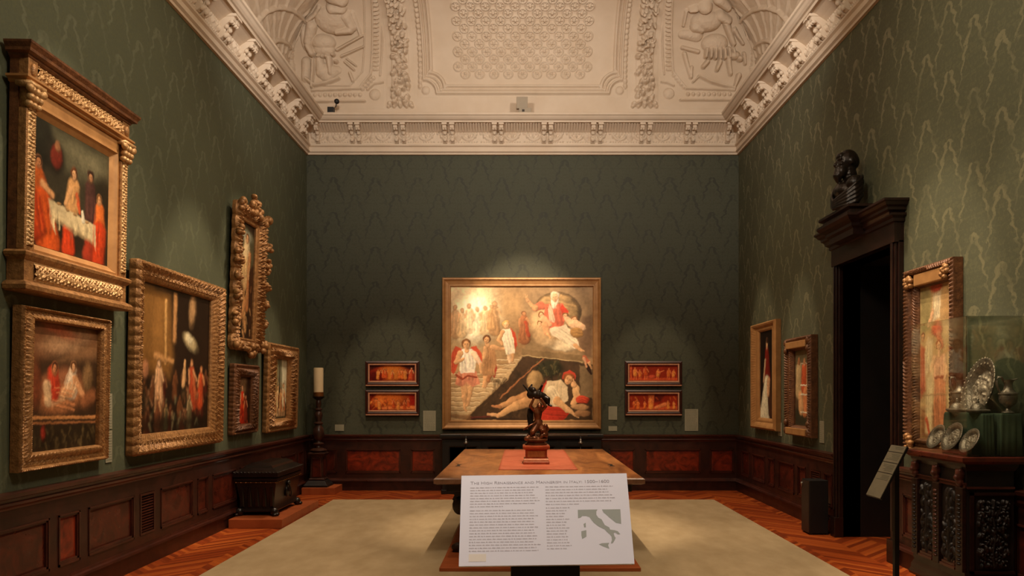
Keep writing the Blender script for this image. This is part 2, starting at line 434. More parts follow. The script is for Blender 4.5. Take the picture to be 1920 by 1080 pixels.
    def daub(s, n, box, cols, r=(1, 3), seed=0, a=.6):
        g = random.Random(seed)
        for i in range(n):
            x = g.uniform(box[0], box[2]); y = g.uniform(box[1], box[3]); L = g.uniform(*r) * 2; t = g.uniform(.7, 2.4)
            s.cap(x, y, x + L * math.cos(t), y + L * math.sin(t), g.uniform(*r) * .6, g.uniform(*r) * .4, g.choice(cols), 3, a)
        return s
    def finish(s, amt=.35):
        n = fbm(s.nx, s.ny, 9, s.seed, 5) - .5; n2 = fbm(s.nx, s.ny, 60, s.seed + 9, 2) - .5
        s.c = np.clip(s.c * (1 + amt * 2 * n + amt * n2)[..., None], 0.002, .92); return s.c

def canvas(name, art, x0, y0, x1, y1, z, parent, mat, tone=1.0):
    c = np.clip(art.finish() * tone, .002, .95)
    ny, nx = c.shape[:2]
    P = np.zeros((ny, nx, 3)); P[..., 0] = np.linspace(x0, x1, nx)[None, :]; P[..., 1] = np.linspace(y1, y0, ny)[:, None]; P[..., 2] = z
    mb = MB().grid(P[::-1]); c = c[::-1]
    # a stretcher depth behind the paint
    o = len(mb.v)
    mb.add([(x0, y0, z), (x1, y0, z), (x1, y1, z), (x0, y1, z), (x0, y0, z - .02), (x1, y0, z - .02), (x1, y1, z - .02), (x0, y1, z - .02)],
           [(0, 4, 5, 1), (1, 5, 6, 2), (2, 6, 7, 3), (3, 7, 4, 0), (4, 7, 6, 5)])
    ob = mb.build(name, mat, parent, smooth=True)
    ob.data.polygons.foreach_set('use_smooth', [False] * len(ob.data.polygons))
    at = ob.data.color_attributes.new('paint', 'FLOAT_COLOR', 'POINT')
    buf = np.ones((len(ob.data.vertices), 4), np.float32); buf[:, :3] = .03; buf[:ny * nx, :3] = c.reshape(-1, 3)
    at.data.foreach_set('color', buf.ravel())
    return ob

class Relief(Field):
    def __init__(s, w, h, win, nx, seed=3):
        super().__init__(w, h, win, nx); s.H = np.zeros(s.X.shape); s.seed = seed
    def _dome(s, d, r, ht, pw=.5):
        k = np.clip(-d / r, 0, 1); k = (1 - (1 - k) ** 2) ** pw * ht; s.H = np.maximum(s.H, np.where(d < 0, k, 0))
    def ell(s, x, y, rx, ry, ht, rot=0): d, r = s.d_ell(x, y, rx, ry, rot); s._dome(d, r, ht); return s
    def cap(s, x0, y0, x1, y1, r0, r1, ht): d, r = s.d_cap(x0, y0, x1, y1, r0, r1); s._dome(d, r, ht); return s
    def path(s, pts, r, ht):
        for a, b in zip(pts, pts[1:]): s.cap(*a, *b, r, r, ht)
        return s
    def slab(s, pts, ht, edge=.02):
        d, _ = s.d_poly(pts); s.H = np.maximum(s.H, np.clip(-d / edge, 0, 1) * ht); return s
    def cut(s, x0, y0, x1, y1, r, depth):
        d, _ = s.d_cap(x0, y0, x1, y1, r, r); s.H -= np.clip(-d / (r * s.sy), 0, 1) * depth; return s
# ------------------------------------------------------------------ room shell
Y0 = -3.0
structure(MB().box(-3.80, 4.7, Y0 - .2, BACK + .25, -.12, 0).build('floor', M['parquet']), 'orange herringbone parquet floor')
structure(MB().box(-HALF - .2, -HALF, Y0, BACK, 0, 6.03).build('wall_left', M['green_side_l']), 'left wall hung with green damask')
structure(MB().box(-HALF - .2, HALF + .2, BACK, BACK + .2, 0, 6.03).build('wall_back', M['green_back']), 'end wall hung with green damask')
structure(MB().box(-HALF - .2, HALF + .2, Y0 - .2, Y0, 0, 6.03).build('wall_front', M['green_side_l']), 'green wall behind the viewer')
DY0, DY1, DH = 7.03, 8.27, 3.0
wr = MB()
wr.box(HALF, HALF + .2, Y0, DY0, 0, 6.03); wr.box(HALF, HALF + .2, DY1, BACK, 0, 6.03); wr.box(HALF, HALF + .2, DY0, DY1, DH, 6.03)
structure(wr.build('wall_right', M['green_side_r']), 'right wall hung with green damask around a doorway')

def ring(p, z, hx=HALF, y0=Y0, y1=BACK):
    return [(-(hx - p), y0 + p, z), (hx - p, y0 + p, z), (hx - p, y1 - p, z), (-(hx - p), y1 - p, z)]
# plaster cornice: one swept moulding round the room
cprof = [(-.02, 5.49), (.035, 5.49), (.04, 5.515), (.07, 5.53), (.07, 5.545), (.055, 5.55), (.055, 5.605), (.085, 5.62), (.09, 5.64), (.06, 5.65),
         (.055, 5.84), (.07, 5.85), (.12, 5.885), (.20, 5.93), (.255, 5.945), (.255, 5.935), (.275, 5.932), (.285, 5.96), (.31, 5.965), (.335, 5.985), (.355, 6.01), (.375, 6.02), (.38, 6.05), (.36, 6.06), (-.33, 6.06)]
cornice = structure(MB().loft([ring(p, z) for p, z in cprof], cap=False).build('trim_1', M['plaster']), 'white plaster cornice with paired brackets')
brk = [(.05, 5.655), (.085, 5.66), (.125, 5.69), (.13, 5.725), (.11, 5.76), (.125, 5.80), (.17, 5.835), (.235, 5.86), (.245, 5.885), (.235, 5.90), (.255, 5.905), (.255, 5.94), (.05, 5.94)]
def bracket_mesh(side):
    mb = MB()
    mb.loft([[(sx * .032, y, z) for z, y in brk] for sx in (-1, 1)])
    mb.box(-.042, .042, 5.903, 5.936, .05, .268)
    mb.ell((0, 5.70, .125), (.03, .032, .03)); mb.ell((0, 5.755, .115), (.022, .025, .022)); mb.ell((0, 5.80, .14), (.03, .028, .028))
    mb.ell((-.02, 5.845, .205), (.02, .02, .03)); mb.ell((.02, 5.845, .205), (.02, .02, .03))
    return mb
spots_b = [-3.33, -2.77, -2.66, -2.05, -1.93, -1.26, -1.14, -.455, -.345, .345, .455, 1.14, 1.26, 1.93, 2.05, 2.66, 2.77, 3.33]
proto = {}
def put_bracket(side, a):
    if side not in proto:
        o = bracket_mesh(side).build('bracket', M['plaster'], cornice); proto[side] = o
    else:
        o = proto[side].copy(); C.objects.link(o); o.parent = cornice
    o.matrix_local = wall_mtx(side, a, 0)
for a in spots_b: put_bracket('back', a)
side_y = [11.72 - .62 * i for i in range(13)]
for y in side_y:
    for d in (-.05, .05):
        put_bracket('left', y + d); put_bracket('right', y + d)
# fluting on the sloping soffit
def fluting(side, a0, a1, skip):
    mb = MB(); a = a0
    while a < a1:
        if all(abs(a - q) > .055 for q in skip):
            mb.loft([[(a - .013, 5.865, .075), (a + .013, 5.865, .075), (a + .013, 5.845, .085), (a - .013, 5.845, .085)],
                     [(a - .013, 5.945, .225), (a + .013, 5.945, .225), (a + .013, 5.925, .235), (a - .013, 5.925, .235)]])
        a += .044
    o = mb.build('fluting', M['plaster'], cornice); o.matrix_local = wall_mtx(side, 0, 0) if side == 'back' else wall_mtx(side, 0, 0)
    return o
fluting('back', -3.3, 3.3, spots_b)
# festoon frieze between the brackets (repeating bay of relief)
def frieze(side, bay, n, start):
    R = Relief(bay, .19, (0, 0, 100, 24), 90)
    R.ell(50, 11, 7, 9, .035).ell(50, 11, 3.5, 4.5, .05)
    R.path([(10, 6), (17, 14), (25, 17), (34, 14), (42, 7)], 3.2, .03).path([(58, 7), (66, 14), (75, 17), (83, 14), (90, 6)], 3.2, .03)
    for x in (10, 24, 38, 62, 76, 90): R.ell(x, 9, 3, 4, .04)
    for x in range(4, 100, 6): R.ell(x, 20, 2.2, 2, .02)
    for x in range(2, 100, 7): R.ell(x, 3, 3, 3, .028)
    H = np.tile(R.H, (1, n)); ny, nx = H.shape
    P = np.zeros((ny, nx, 3)); sg = -1 if side == 'right' else 1
    P[..., 0] = np.linspace(start * sg, start * sg + bay * n, nx)[None]; P[..., 1] = np.linspace(5.845, 5.655, ny)[:, None]; P[..., 2] = .058 + H
    o = MB().grid(P[::-1]).build('frieze_relief', M['plaster'], cornice, smooth=True); o.matrix_local = wall_mtx(side, 0, 0)
frieze('back', .7, 10, -3.5)
frieze('left', .62, 12, 11.40 - .62 * 11)
frieze('right', .62, 12, 12.02)

# coved ceiling above the cornice
AX, AY, RC, ZV = 3.85, BACK + .11, 1.1, 6.8
def cove(v):
    """arc length above the springing -> inset, height, outward normal (inset dir, z)"""
    if v < ZV - 6.0: return 0.0, 6.0 + v, (1.0, 0.0)
    t = (v - (ZV - 6.0)) / RC
    return RC * (1 - math.cos(t)), ZV + RC * math.sin(t), (math.cos(t), -math.sin(t))
vs = [0, .4, .8] + [.8 + RC * PI / 2 * i / 14 for i in range(1, 15)]
rings = []
for v in vs:
    a, z, _ = cove(v); rings.append(ring(a, z, AX, Y0 - .3, AY))
ceil = MB().loft(rings, cap=False); n = len(ceil.v); ceil.f.append((n - 4, n - 3, n - 2, n - 1))
ceiling = structure(ceil.build('ceiling', M['plaster']), 'coved plaster ceiling')

def bc(x, y):
    """photo pixel -> (u, v) on the cove over the end wall"""
    lo, hi = 0, 2.3
    for _ in range(40):
        m = (lo + hi) / 2; a, z, _n = cove(m); py = VY - (z - EYE) * F / (AY - a)
        if py > y: lo = m
        else: hi = m
    a, z, _n = cove(lo); return ((x - VX) * (AY - a) / F, lo)
CV = [cove(v) for v in np.linspace(0, 2.4, 481)]
CA = np.array([c[0] for c in CV]); CZ = np.array([c[1] for c in CV]); CN = np.array([c[2] for c in CV]); CT = np.linspace(0, 2.4, 481)
def cove_patch(name, R, side, u0, u1, v0, v1, base=.004, crop=True, label=None):
    """relief R spans u0..u1 (left to right) and v1..v0 (top to bottom) on a cove"""
    ny, nx = R.H.shape
    H = R.H + base
    if crop: H = H * np.clip(np.minimum.reduce(np.broadcast_arrays(np.arange(nx)[None, :], np.arange(nx)[None, ::-1], np.arange(ny)[:, None], np.arange(ny)[::-1, None])) / 1.5, 0, 1)
    V = np.linspace(v1, v0, ny)[:, None] * np.ones((1, nx)); U = np.linspace(u0, u1, nx)[None, :] * np.ones((ny, 1))
    a = np.interp(V, CT, CA); z = np.interp(V, CT, CZ); na = np.interp(V, CT, CN[:, 0]); nz = np.interp(V, CT, CN[:, 1])
    P = np.zeros((ny, nx, 3)); ins = a + H * na; P[..., 2] = z + H * nz
    if side == 'back':
        P[..., 0] = np.clip(U, -(AX - a), AX - a); P[..., 1] = AY - ins
    else:
        sg = -1 if side == 'left' else 1
        P[..., 1] = np.minimum(U, AY - a); P[..., 0] = sg * (AX - ins)
    return MB().grid(P[::-1]).build(name, M['plaster'], ceiling, smooth=True)

# window helper: picture pixels -> relief coordinates are (u, -v)
def uvp(x, y):
    u, v = bc(x, y); return (u, -v)
def relief_uv(x0, y0, x1, y1, nx, vtop=2.3):
    u0, v0 = bc(x0, y1); u1, _ = bc(x1, y1); v1 = bc(x0, y0)[1] if y0 > -1 else vtop
    R = Relief(u1 - u0, v1 - v0, (u0, -v1, u1, -v0), nx); R.box = (u0, u1, v0, v1); return R

# central coffer with honeycomb of rosettes
R = relief_uv(783, -50, 1177, 184, 420)
u0, u1, v0, v1 = R.box
vb = bc(980, 176)[1]
def mould(pts, r, h):
    R.path(pts + [pts[0]], r, h)
def notch(uL, uR, vB, q):
    pts = [(uL, -v1 - 1), (uL, -vB - q)]
    for i in range(1, 7):
        t = PI / 2 * i / 6; pts.append((uL + q - q * math.cos(t) * 1.0, -vB - q + 0 + (0 if i == 0 else 0) - (-q) * 0 + q * 0 + (-(0)) + 0 * t))
    return pts
def frame_path(off, q):
    uL, uR, vB = bc(795, 176)[0] + off, bc(1166, 176)[0] - off, vb + off
    cx, cy = uL - off * .3, vB - off * .3           # concave corner centre
    left = [(uL, -2.6), (uL, -(vB + q))] + [(cx + (q) * math.sin(PI / 2 * i / 6), -(cy + q * math.cos(PI / 2 * i / 6))) for i in range(7)] + [(uL + q, -vB)]
    right = [(uL + uR - x, y) for x, y in reversed(left)]
    return left + right
R.path(frame_path(0.0, .22), .026, .07); R.path(frame_path(.06, .24), .018, .045); R.path(frame_path(.12, .26), .03, .06)
lx = bc(788, 120)[0]
for i in range(26):
    vv = vb + .12 + i * .085
    for uu in (lx, u0 + u1 - lx): R.ell(uu, -vv, .035, .05, .055)
R.ell(lx + .09, -(vb + .05), .07, .07, .05); R.ell(u0 + u1 - lx - .09, -(vb + .05), .07, .07, .05)
pu, pv = .236, .1356
for j in range(16):
    for i in range(-9, 10):
        uu = (u0 + u1) / 2 + (i + .5 * (j % 2)) * pu; vv = vb + .32 + j * pv * .87
        if abs(uu - (u0 + u1) / 2) > 1.17 or vv > v1: continue
        d, _ = R.d_ell(uu, -vv, .07, .07); ringh = np.clip(1 - np.abs(d) / .015, 0, 1) * .045
        R.H = np.maximum(R.H, ringh); R.ell(uu, -vv, .028, .028, .06)
        for q_ in range(6): R.ell(uu + 0.04 * math.cos(q_ * PI / 3), -vv + .04 * math.sin(q_ * PI / 3), .016, .016, .035)
cove_patch('coffer_panel', R, 'back', u0, u1, v0, v1)

# two hanging fruit garlands
def garland(xc):
    R = relief_uv(xc - 26, -50, xc + 26, 204, 72)
    u0, u1, v0, v1 = R.box; uc = (u0 + u1) / 2; g = random.Random(4)
    R.slab([(uc - .15, -2.6), (uc + .15, -2.6), (uc + .15, -(v0 + .1)), (uc - .15, -(v0 + .1))], .02)
    v = v0 + .10
    while v < v1:
        for k in range(4):
            R.ell(uc + g.uniform(-.13, .13), -(v + g.uniform(-.03, .03)), g.uniform(.03, .052), g.uniform(.03, .058), g.uniform(.06, .17), g.uniform(0, 90))
        v += .055
    for q in (-.17, -.09, 0, .09, .17): 
        R.ell(uc + q, -(v0 + .07), .045, .05, .09); R.ell(uc + q * 1.15, -(v0 + .035), .03, .03, .06)
    return cove_patch('fruit_garland', R, 'back', u0, u1, v0, v1)
garland(751); garland(1208)

# figure reliefs in the corner panels (coordinates read off the photograph)
def figure(kind):
    off, s = (540, 5.144) if kind == 'L' else (1240, 5.144)
    R = relief_uv(530, -50, 722, 205, 260) if kind == 'L' else relief_uv(1236, -50, 1430, 205, 260)
    q = lambda x, y: uvp(off + x / s, y / s)
    k = 1 / s * 12.2 / F
    def cap(x0, y0, x1, y1, r0, r1, h): R.cap(*q(x0, y0), *q(x1, y1), r0 * k, r1 * k, h)
    def ell(x, y, rx, ry, h, rot=0): R.ell(*q(x, y), rx * k, ry * k, h, rot)
    def path(pts, r, h):
        for a, b in zip(pts, pts[1:]): cap(*a, *b, r, r, h)
    if kind == 'L':
        for y in range(-40, 700, 42): ell(845, y, 34, 16, .05)
        path([(800, -200), (800, 720), (690, 860), (235, 880)], 12, .06); path([(890, -200), (890, 730)], 9, .04); path([(240, 985), (740, 980)], 14, .07)
        for x in range(265, 700, 48): ell(x, 918, 20, 20, .05)
        for t in range(5): ell(720 + t * 26, 860 - t * 26, 22, 22, .055)
        ell(840, 915, 55, 55, .05); path([(770, 870), (830, 815), (915, 800)], 12, .06)
        path([(720, -200), (720, 690), (600, 830), (250, 830)], 8, .035)
        bd = [(240, -90), (190, 20), (130, 120), (80, 210), (45, 320), (25, 430), (30, 540), (40, 640), (55, 720)]
        # the armoured figure: head, chest, arms, skirt, shield, staff
        ell(440, 190, 175, 130, .13); ell(345, 410, 120, 80, .14); cap(430, 60, 520, 70, 60, 50, .15)
        cap(560, 150, 620, 260, 60, 45, .13); cap(600, 280, 480, 300, 45, 35, .15); cap(230, 250, 200, 400, 55, 50, .12)
        cap(200, 440, 240, 520, 36, 36, .16); ell(350, 480, 110, 60, .12)
        for x, y in ((300, 545), (340, 550), (380, 548), (440, 530), (470, 600)): ell(x, y, 24, 22, .15)
        cap(400, 560, 415, 720, 34, 26, .12); cap(300, 570, 330, 700, 40, 60, .10); cap(250, 580, 235, 850, 20, 14, .12)
        cap(180, 600, 170, 760, 50, 40, .08); path([(180, 770), (260, 830), (380, 810), (490, 765)], 20, .10); cap(380, 700, 480, 680, 90, 40, .08)
        cap(480, 480, 720, 340, 18, 14, .09); cap(520, 545, 730, 450, 16, 12, .08); path([(550, 600), (640, 680)], 12, .07); path([(570, 570), (660, 640)], 10, .07)
        path([(600, 710), (630, 790)], 16, .08); ell(160, 380, 35, 100, .06); cap(620, 120, 700, 330, 24, 18, .06)
        path([(300, 60), (260, 130), (190, 190)], 22, .08); cap(430, -60, 520, -10, 80, 60, .16)
    else:
        for y in range(-40, 700, 42): ell(70, y, 32, 16, .05)
        path([(120, -200), (110, 700), (235, 860), (700, 875)], 12, .06); path([(25, -200), (25, 720)], 9, .04); path([(185, 970), (680, 970)], 14, .07)
        for x in range(255, 700, 50): ell(x, 912, 20, 20, .05)
        for t in range(5): ell(120 + t * 24, 730 + t * 28, 22, 22, .055)
        ell(70, 905, 55, 55, .05); path([(0, 795), (60, 805), (115, 830)], 12, .06)
        bd = [(700, -90), (745, 10), (790, 80), (830, 150), (865, 240), (890, 330), (900, 430), (890, 540), (880, 640), (875, 700)]
        ell(420, 60, 70, 62, .16); cap(330, 70, 280, 80, 34, 26, .12); ell(430, 200, 150, 100, .15); cap(330, 250, 380, 280, 60, 40, .15)
        cap(560, 140, 640, 190, 55, 40, .14); cap(620, 210, 690, 420, 36, 30, .11); cap(700, 280, 780, 420, 24, 18, .09)
        ell(510, 420, 130, 90, .14); 
        for i in range(7): cap(430 + i * 42, 470, 420 + i * 46, 570 - abs(i - 3) * 6, 22, 20, .15)
        cap(440, 600, 400, 650, 26, 24, .12); cap(560, 600, 530, 680, 26, 22, .12); cap(640, 560, 660, 720, 30, 24, .11)
        ell(700, 540, 60, 45, .14); ell(750, 570, 34, 34, .13); cap(790, 520, 800, 620, 20, 16, .1)
        path([(360, 740), (480, 800), (620, 840), (700, 860)], 16, .09); cap(740, 740, 700, 850, 30, 16, .12); path([(300, 800), (360, 745)], 10, .06)
        cap(200, 330, 340, 340, 40, 60, .07); cap(200, 460, 350, 500, 20, 22, .08); cap(220, 520, 280, 740, 24, 20, .07); cap(290, 650, 280, 750, 16, 22, .08)
        cap(560, -20, 640, 60, 60, 40, .12); cap(240, 100, 210, 240, 20, 16, .07)
    g = random.Random(3)
    for a, b in zip(bd, bd[1:]):
        for t in np.linspace(0, 1, 5)[:-1]:
            ell(a[0] + (b[0] - a[0]) * t + g.uniform(-8, 8), a[1] + (b[1] - a[1]) * t + g.uniform(-6, 6), g.uniform(22, 36), g.uniform(20, 32), g.uniform(.06, .1))
    R.H += (fbm(R.nx, R.ny, 30, 5) - .5) * .02 * (R.H > .03)
    u0, u1, v0, v1 = R.box
    return cove_patch('figure_relief', R, 'back', u0, u1, v0, v1)
figure('L'); figure('R')

# ribbed spandrels on the side coves next to the corners
def spandrel(side):
    R = Relief(5.0, 2.0, (7.3, -2.2, 12.3, -.2), 320); cx, cy = 12.1, -.3
    g = random.Random(9)
    for i in range(17):
        a = math.radians(8 + i * 9.5); r0, r1 = .9 + g.uniform(0, .1), 4.2
        R.cap(cx - r0 * math.cos(a), cy - r0 * math.sin(a) * .8, cx - r1 * math.cos(a), cy - r1 * math.sin(a) * .8, .02, .05, .035)
    for rr in (.75, 1.15):
        R.path([(cx - rr * 1.3 * math.cos(math.radians(t)), cy - rr * 1.2 * math.sin(math.radians(t))) for t in range(0, 95, 6)], .035, .05)
    R.H += (fbm(R.nx, R.ny, 40, 7) - .5) * .03
    cove_patch('ribbed_spandrel', R, side, 7.3, 12.3, .2, 2.2)
spandrel('left'); spandrel('right')

# ------------------------------------------------------------------ panelled wainscot
def wainscot(no, side, a0, a1, panels, label, vents=()):
    """a0..a1 and the panels (start, end, kind) in world Y (side walls) or X (end wall)"""
    sg = -1 if side == 'right' else 1
    X = lambda a: sg * a
    mtx = wall_mtx(side, 0, 0)
    x0, x1 = sorted((X(a0), X(a1)))
    mb = MB(); mb.box(x0, x1, .15, .9, 0, .03)
    mb.box(x0, x1, .675, .80, .03, .05); mb.box(x0, x1, .19, .285, .03, .05)
    ps = sorted((min(X(p), X(q)), max(X(p), X(q)), k) for p, q, k in panels)
    cur = x0
    for p, q, k in ps:
        if p > cur: mb.box(cur, p, .285, .675, .03, .05)
        cur = q
    if x1 > cur: mb.box(cur, x1, .285, .675, .03, .05)
    root = structure(mb.build('trim_%d' % no, M['wood_dark'], mtx=mtx), label)
    cap = [(0, .80), (.055, .80), (.06, .815), (.075, .83), (.07, .845), (.06, .855), (.065, .875), (.095, .885), (.10, .91), (0, .915)]
    MB().loft([[(x, y, z) for z, y in cap] for x in (x0, x1)]).build('cap_rail', M['wood_rail'], root)
    bm_ = [(0, .15), (.06, .15), (.08, .155), (.075, .175), (.06, .185), (.055, .205), (0, .205)]
    MB().loft([[(x, y, z) for z, y in bm_] for x in (x0, x1)]).build('base_moulding', M['wood_rail'], root)
    for p, q, k in ps:
        if k == 'v':
            f = MB(); f.box(p, q, .29, .31, .03, .056); f.box(p, q, .65, .67, .03, .056); f.box(p, p + .02, .31, .65, .03, .056); f.box(q - .02, q, .31, .65, .03, .056)
            for i in range(13):
                y = .318 + i * .0255
                f.add([(p + .02, y, .048), (q - .02, y, .048), (q - .02, y + .012, .03), (p + .02, y + .012, .03), (p + .02, y + .006, .05), (q - .02, y + .006, .05), (q - .02, y + .018, .032), (p + .02, y + .018, .032)],
                      [(0, 1, 2, 3), (4, 7, 6, 5), (0, 4, 5, 1), (3, 2, 6, 7), (0, 3, 7, 4), (1, 5, 6, 2)])
            f.build('vent_grille', M['wood_rail'], root)
            MB().box(p + .01, q - .01, .30, .66, .026, .031).build('vent_backing', M['void'], root)
            continue
        MB().loft([[(p + i, .285 + i, z), (q - i, .285 + i, z), (q - i, .675 - i, z), (p + i, .675 - i, z)] for i, z in ((.0, .031), (.03, .033), (.05, .036), (.055, .036))]).build(
            'panel', M['wood_panel_red'] if k == 'r' else M['wood_panel'], root)
        fr = MB(); o = (p, .285, q, .675)
        for (zz, w) in ((.058, .014), (.05, .028)):
            fr.box(p, q, .285, .285 + w * 1.3, .03, zz); fr.box(p, q, .675 - w, .675, .03, zz); fr.box(p, p + w, .285, .675, .03, zz); fr.box(q - w, q, .285, .675, .03, zz)
        fr.build('panel_moulding', M['wood_rail'], root)
    b = structure(MB().box(x0, x1, 0, .15, 0, .055).build('baseboard_%s' % (side if no < 5 else 'right_near'), M['wood_dark'], mtx=mtx), 'dark baseboard')
    return root
pl = []
y = 4.80 - 1.2
i = 0
while y < 12.1:
    pl.append((y, y + .70, 'w'))
    if y + 1.08 < 12.1: pl.append((y + .81, y + 1.08, 'v' if abs(y - 6.0) < .1 else ('r' if y < 5.2 else 'n')))
    y += 1.2
wainscot(2, 'left', Y0, BACK, pl, 'dark panelled wainscot along the left wall')
PX = lambda x: (x - VX) * (BACK - .05) / F
pb = [(PX(609), PX(632), 'n'), (PX(648), PX(751), 'r'), (PX(770), PX(815), 'r'), (PX(833), PX(940), 'n'), (PX(958), PX(1002), 'n'), (PX(1018), PX(1124), 'n'), (PX(1142), PX(1190), 'r'), (PX(1209), PX(1314), 'r'), (PX(1331), PX(1376), 'r')]
wainscot(3, 'back', -HALF, HALF, pb, 'dark panelled wainscot along the end wall')
WY = lambda x: F * (HALF - .04) / (x - VX)
pr = [(11.9, 11.5, 'n'), (11.35, 10.75, 'w'), (10.62, 10.35, 'n'), (10.2, 9.6, 'w'), (9.48, 9.2, 'n'), (9.05, 8.75, 'v'), (8.65, 8.42, 'n')]
wainscot(4, 'right', DY1 + .07, BACK, pr, 'dark panelled wainscot right of the end wall')
wainscot(5, 'right', Y0, DY0 - .08, [(6.85, 6.6, 'n'), (6.48, 5.8, 'w'), (5.68, 5.42, 'n'), (5.3, 4.6, 'w')], 'dark panelled wainscot behind the carved cabinet')

# ------------------------------------------------------------------ doorway with entablature on the right wall
door = structure(MB().box(HALF, 4.32, DY1, DY1 + .06, 0, DH).box(HALF, 4.32, DY0 - .06, DY0, 0, DH).box(HALF, 4.32, DY0 - .06, DY1 + .06, DH, DH + .06).build('door_1', M['black_wood']), 'dark wooden doorway with heavy entablature')
MB().box(4.25, 4.31, DY0, DY1, 0, DH).box(4.23, 4.25, DY0 + .14, DY1 - .14, .2, 1.3).box(4.23, 4.25, DY0 + .14, DY1 - .14, 1.5, 2.85).build('door_leaf', M['black_wood'], door, bevel=.01)
dm = wall_mtx('right', 0, 0)
def dpart(mb, name, mat, **k):
    o = mb.build(name, mat, door, **k); o.matrix_local = dm; return o
for (a, b) in ((DY0 - .10, DY0 + .03), (DY1 - .03, DY1 + .08)):
    mb = MB(); mb.box(-b, -a, 0, DH + .02, 0, .05); mb.box(-b + .02, -a - .02, 0, DH, .05, .075); mb.box(-b + .045, -a - .045, .3, DH, .075, .09)
    mb.box(-b - .005, -a + .005, 0, .22, 0, .10)
    dpart(mb, 'jamb', M['door_wood'], bevel=.006)
mb = MB(); mb.box(-DY1 - .08, -DY0 + .10, DH, DH + .20, 0, .09)
mb.loft([[(-DY1 - .08 - p, z, 0), (-DY1 - .08 - p, z, .09 + p), (-DY0 + .10 + p, z, .09 + p), (-DY0 + .10 + p, z, 0)] for p, z in ((0, 3.18), (.02, 3.19), (.02, 3.22), (.05, 3.24), (.05, 3.26))])
dpart(mb, 'lintel', M['door_wood'])
mb = MB()
mb.loft([[(-DY1 - .08 - p, z, 0), (-DY1 - .08 - p, z, .09 + p), (-DY0 + .06 + p, z, .09 + p), (-DY0 + .06 + p, z, 0)] for p, z in ((.05, 3.25), (.06, 3.275), (.085, 3.29), (.085, 3.315), (.11, 3.33), (.125, 3.355), (.14, 3.365), (.14, 3.385))])
dpart(mb, 'door_cornice', M['door_wood'])
mb = MB()
mb.loft([[(-8.06 - p, z, 0), (-8.06 - p, z, .23 + p), (-7.48 + p, z, .23 + p), (-7.48 + p, z, 0)] for p, z in ((0, 3.19), (.0, 3.25), (.03, 3.27), (.03, 3.30), (.075, 3.33), (.10, 3.36), (.10, 3.385), (.05, 3.39), (.05, 3.43), (.085, 3.45), (.085, 3.475))])
dpart(mb, 'bust_block', M['door_wood'])
# dark room seen through the doorway
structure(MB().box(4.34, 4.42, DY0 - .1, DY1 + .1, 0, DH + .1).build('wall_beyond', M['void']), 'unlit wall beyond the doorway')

# ------------------------------------------------------------------ rug
tag(MB().box(-2.81, 2.84, 1.0, 11.09, 0, .012).build('rug', M['rug'], bevel=.004), 'large plain beige rug covering the middle of the parquet', 'rug')
# ------------------------------------------------------------------ frames
def orn_leaf(p, amp, lo=.15, hi=.85):
    def f(c, s): return amp * np.abs(np.sin(PI * c / p + 2.2 * s)) ** .8 * np.clip((s - lo) / .12, 0, 1) * np.clip((hi - s) / .12, 0, 1)
    return f
def orn_scroll(p, amp, lo=.1, hi=.9, seed=0):
    def f(c, s):
        a = np.sin(2 * PI * c / p + 3.4 * np.sin(2 * PI * s * 1.2 + seed)); b = np.sin(2 * PI * c / p * 2.7 - 9 * s + seed)
        return amp * np.clip(.45 + .5 * a * b + .25 * a, 0, 1) * np.clip((s - lo) / .1, 0, 1) * np.clip((hi - s) / .1, 0, 1)
    return f
def orn_bead(p, amp, at, wd=.05):
    def f(c, s): return amp * np.sqrt(np.clip(1 - ((np.mod(c, p) - p / 2) / (p * .45)) ** 2, 0, 1)) * np.sqrt(np.clip(1 - ((s - at) / wd) ** 2, 0, 1))
    return f
def orn_rope(p, amp, at, wd=.08):
    def f(c, s): return amp * np.clip(.5 + .6 * np.sin(2 * PI * c / p + 26 * s), 0, 1) * np.sqrt(np.clip(1 - ((s - at) / wd) ** 2, 0, 1))
    return f
def frame(name, mat, parent, outer, inner, prof, orns=(), out=None, rows=26, per_m=130):
    """profile (s 0 outer .. 1 inner, height off the wall) mitred round a rectangle, carved with the ornaments"""
    mb = MB()
    ss = np.array([p[0] for p in prof]); zz = np.array([p[1] for p in prof])
    L = np.concatenate([[0], np.cumsum(np.hypot(np.diff(ss) * .1, np.diff(zz)))])
    t = np.unique(np.concatenate([np.linspace(0, L[-1], rows), L])); S = np.interp(t, L, ss); Z = np.interp(t, L, zz)
    o, i = outer, inner
    co = [(o[0], o[1]), (o[2], o[1]), (o[2], o[3]), (o[0], o[3])]; ci = [(i[0], i[1]), (i[2], i[1]), (i[2], i[3]), (i[0], i[3])]
    nrm = [(0, -1), (1, 0), (0, 1), (-1, 0)]
    for k in range(4):
        A0, A1 = np.array(co[k]), np.array(ci[k]); B0, B1 = np.array(co[(k + 1) % 4]), np.array(ci[(k + 1) % 4])
        ln = np.linalg.norm(B0 - A0); n = int(ln * per_m) + 2; T = np.linspace(0, 1, n)
        cc = np.minimum(T, 1 - T) * ln
        A = A0 + (A1 - A0) * S[:, None]; B = B0 + (B1 - B0) * S[:, None]
        P = np.zeros((len(S), n, 3)); P[..., :2] = A[:, None, :] + (B - A)[:, None, :] * T[None, :, None]; P[..., 2] = Z[:, None]
        c2, s2 = np.broadcast_arrays(cc[None, :], S[:, None])
        up = Z[:, None] > .5 * Z.max()
        for f in orns: P[..., 2] += f(c2, s2) * up
        if out is not None:
            w = out(cc)[None, :] * np.clip(1 - S / .35, 0, 1)[:, None] * (Z > .004)[:, None]
            P[..., 0] += nrm[k][0] * w; P[..., 1] += nrm[k][1] * w
        mb.grid(P[:, ::-1])
    o = mb.build(name, mat, parent); smooth_by_angle(o, 50); return o

